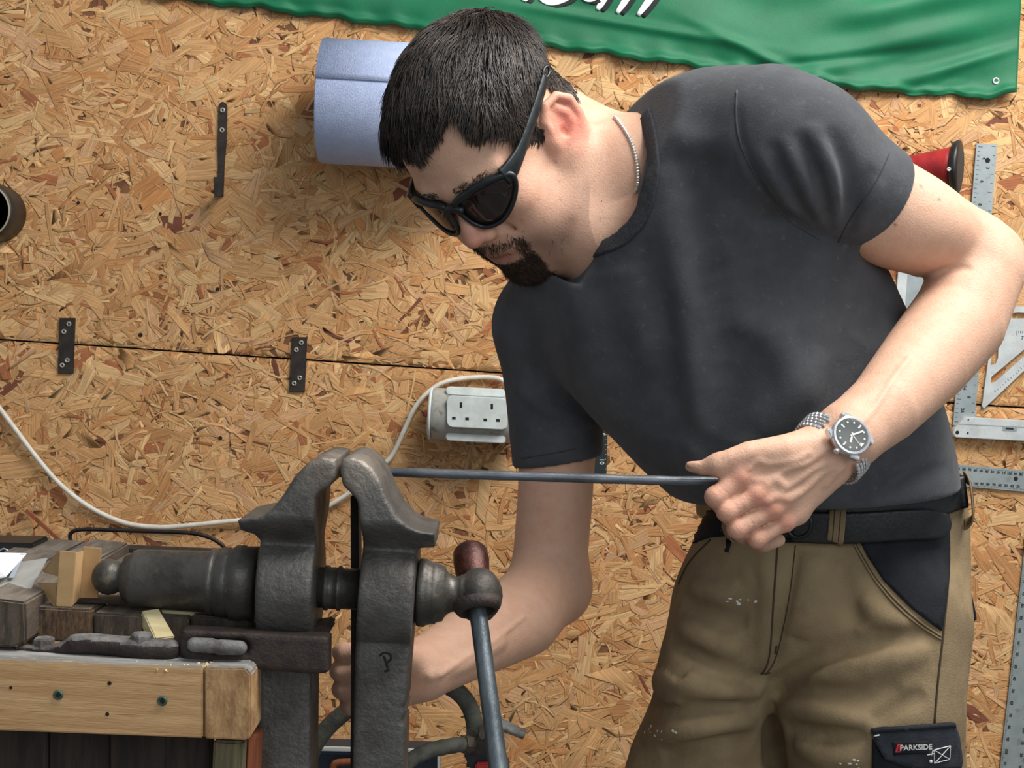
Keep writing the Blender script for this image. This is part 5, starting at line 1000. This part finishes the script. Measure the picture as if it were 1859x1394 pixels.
mk('legs', *slab([(1640, 834), (1916, 859), (1853, 1470), (1807, 1470), (1872, 893), (1640, 874)], WS-.005, WS-.002, .0004), 'rule_steel', fs)
markings(fs, (1735, 845), (1890, 859), (0, 8), WS-.0052, 60, [(k/15+.03, s_) for k, s_ in enumerate(('90', '80', '70', '60', '50', '40', '30', '20', '10', '100', '90', '80', '70', '60'))], 2.2, 5, size=.0062)
markings(fs, (1735, 881), (1866, 890), (0, -8), WS-.0052, 50, [(k/12+.03, s_) for k, s_ in enumerate(('60', '50', '30', '100', '90', '80', '70', '60', '50', '40', '30'))], 2.2, 5, size=.0062)
markings(fs, (1870, 910), (1812, 1440), (8, 1), WS-.0052, 160, [(k/24+.02, str((k*10) % 100 or 100)) for k in range(23)], 2.6, 5, size=.0070)
markings(fs, (1905, 960), (1852, 1450), (-8, -1), WS-.0052, 120, [(k/22+.02, str((k*10+40) % 100 or 200)) for k in range(22)], 2.6, 5, size=.0070)
mk('hang_hole', *lathe(P(1844, 869, WS-.0051), [0, -1, 0], [(0, .0040), (.0004, .0040), (.0003, .0001)], 12), 'dark_hole', fs)
r1 = thing('steel_rule', P(1660, 530, WS), 'steel rule with a pale edge strip hanging behind the bent near arm', 'ruler')
mk('blade', *slab([(1655, 380), (1700, 382), (1676, 640), (1632, 640)], WS-.005, WS-.002, .0004), 'rule_steel', r1); mk('edge_strip', *slab([(1640, 380), (1656, 380), (1640, 600), (1622, 600)], WS-.008, WS-.002, .0006), 'aluminium', r1)
r2 = thing('black_rule', P(1088, 800, WS), 'narrow black rule with white numbers hanging behind the far arm', 'ruler')
mk('blade', *slab([(1077, 640), (1106, 641), (1101, 864), (1072, 863)], WS-.005, WS-.002, .0004), 'rule_black', r2)
markings(r2, (1103, 700), (1100, 860), (-8, 0), WS-.0052, 18, [(.22, '4'), (.55, '5'), (.86, '10')], 1.8, 5, 'edge_white', .011)
sp = thing('red_spool', P(1710, 300, WS-.03), 'red tapered spool with black flared flange on the wall behind the sleeve', 'spool')
ax_ = unit(P(1736, 300, 2.47)-P(1660, 300, 2.50)); pc = P(1738, 303, 2.478)
mk('barrel', *lathe(pc, ax_, [(-.11, .012), (-.088, .018), (-.05, .026), (-.018, .033), (-.008, .036)], 32), 'red_plastic', sp, True); mk('flange', *lathe(pc, ax_, [(-.010, .030), (-.008, .043), (.000, .046), (.004, .0445), (.006, .036), (.006, .001)], 36), 'black_plastic', sp, True)
mk('eyelet', *lathe(P(1723, 307, 2.438), [0, -1, 0], [(-.004, .0035), (.0, .0035), (.0004, .0022), (-.002, .0018)], 12), 'steel', sp, True)
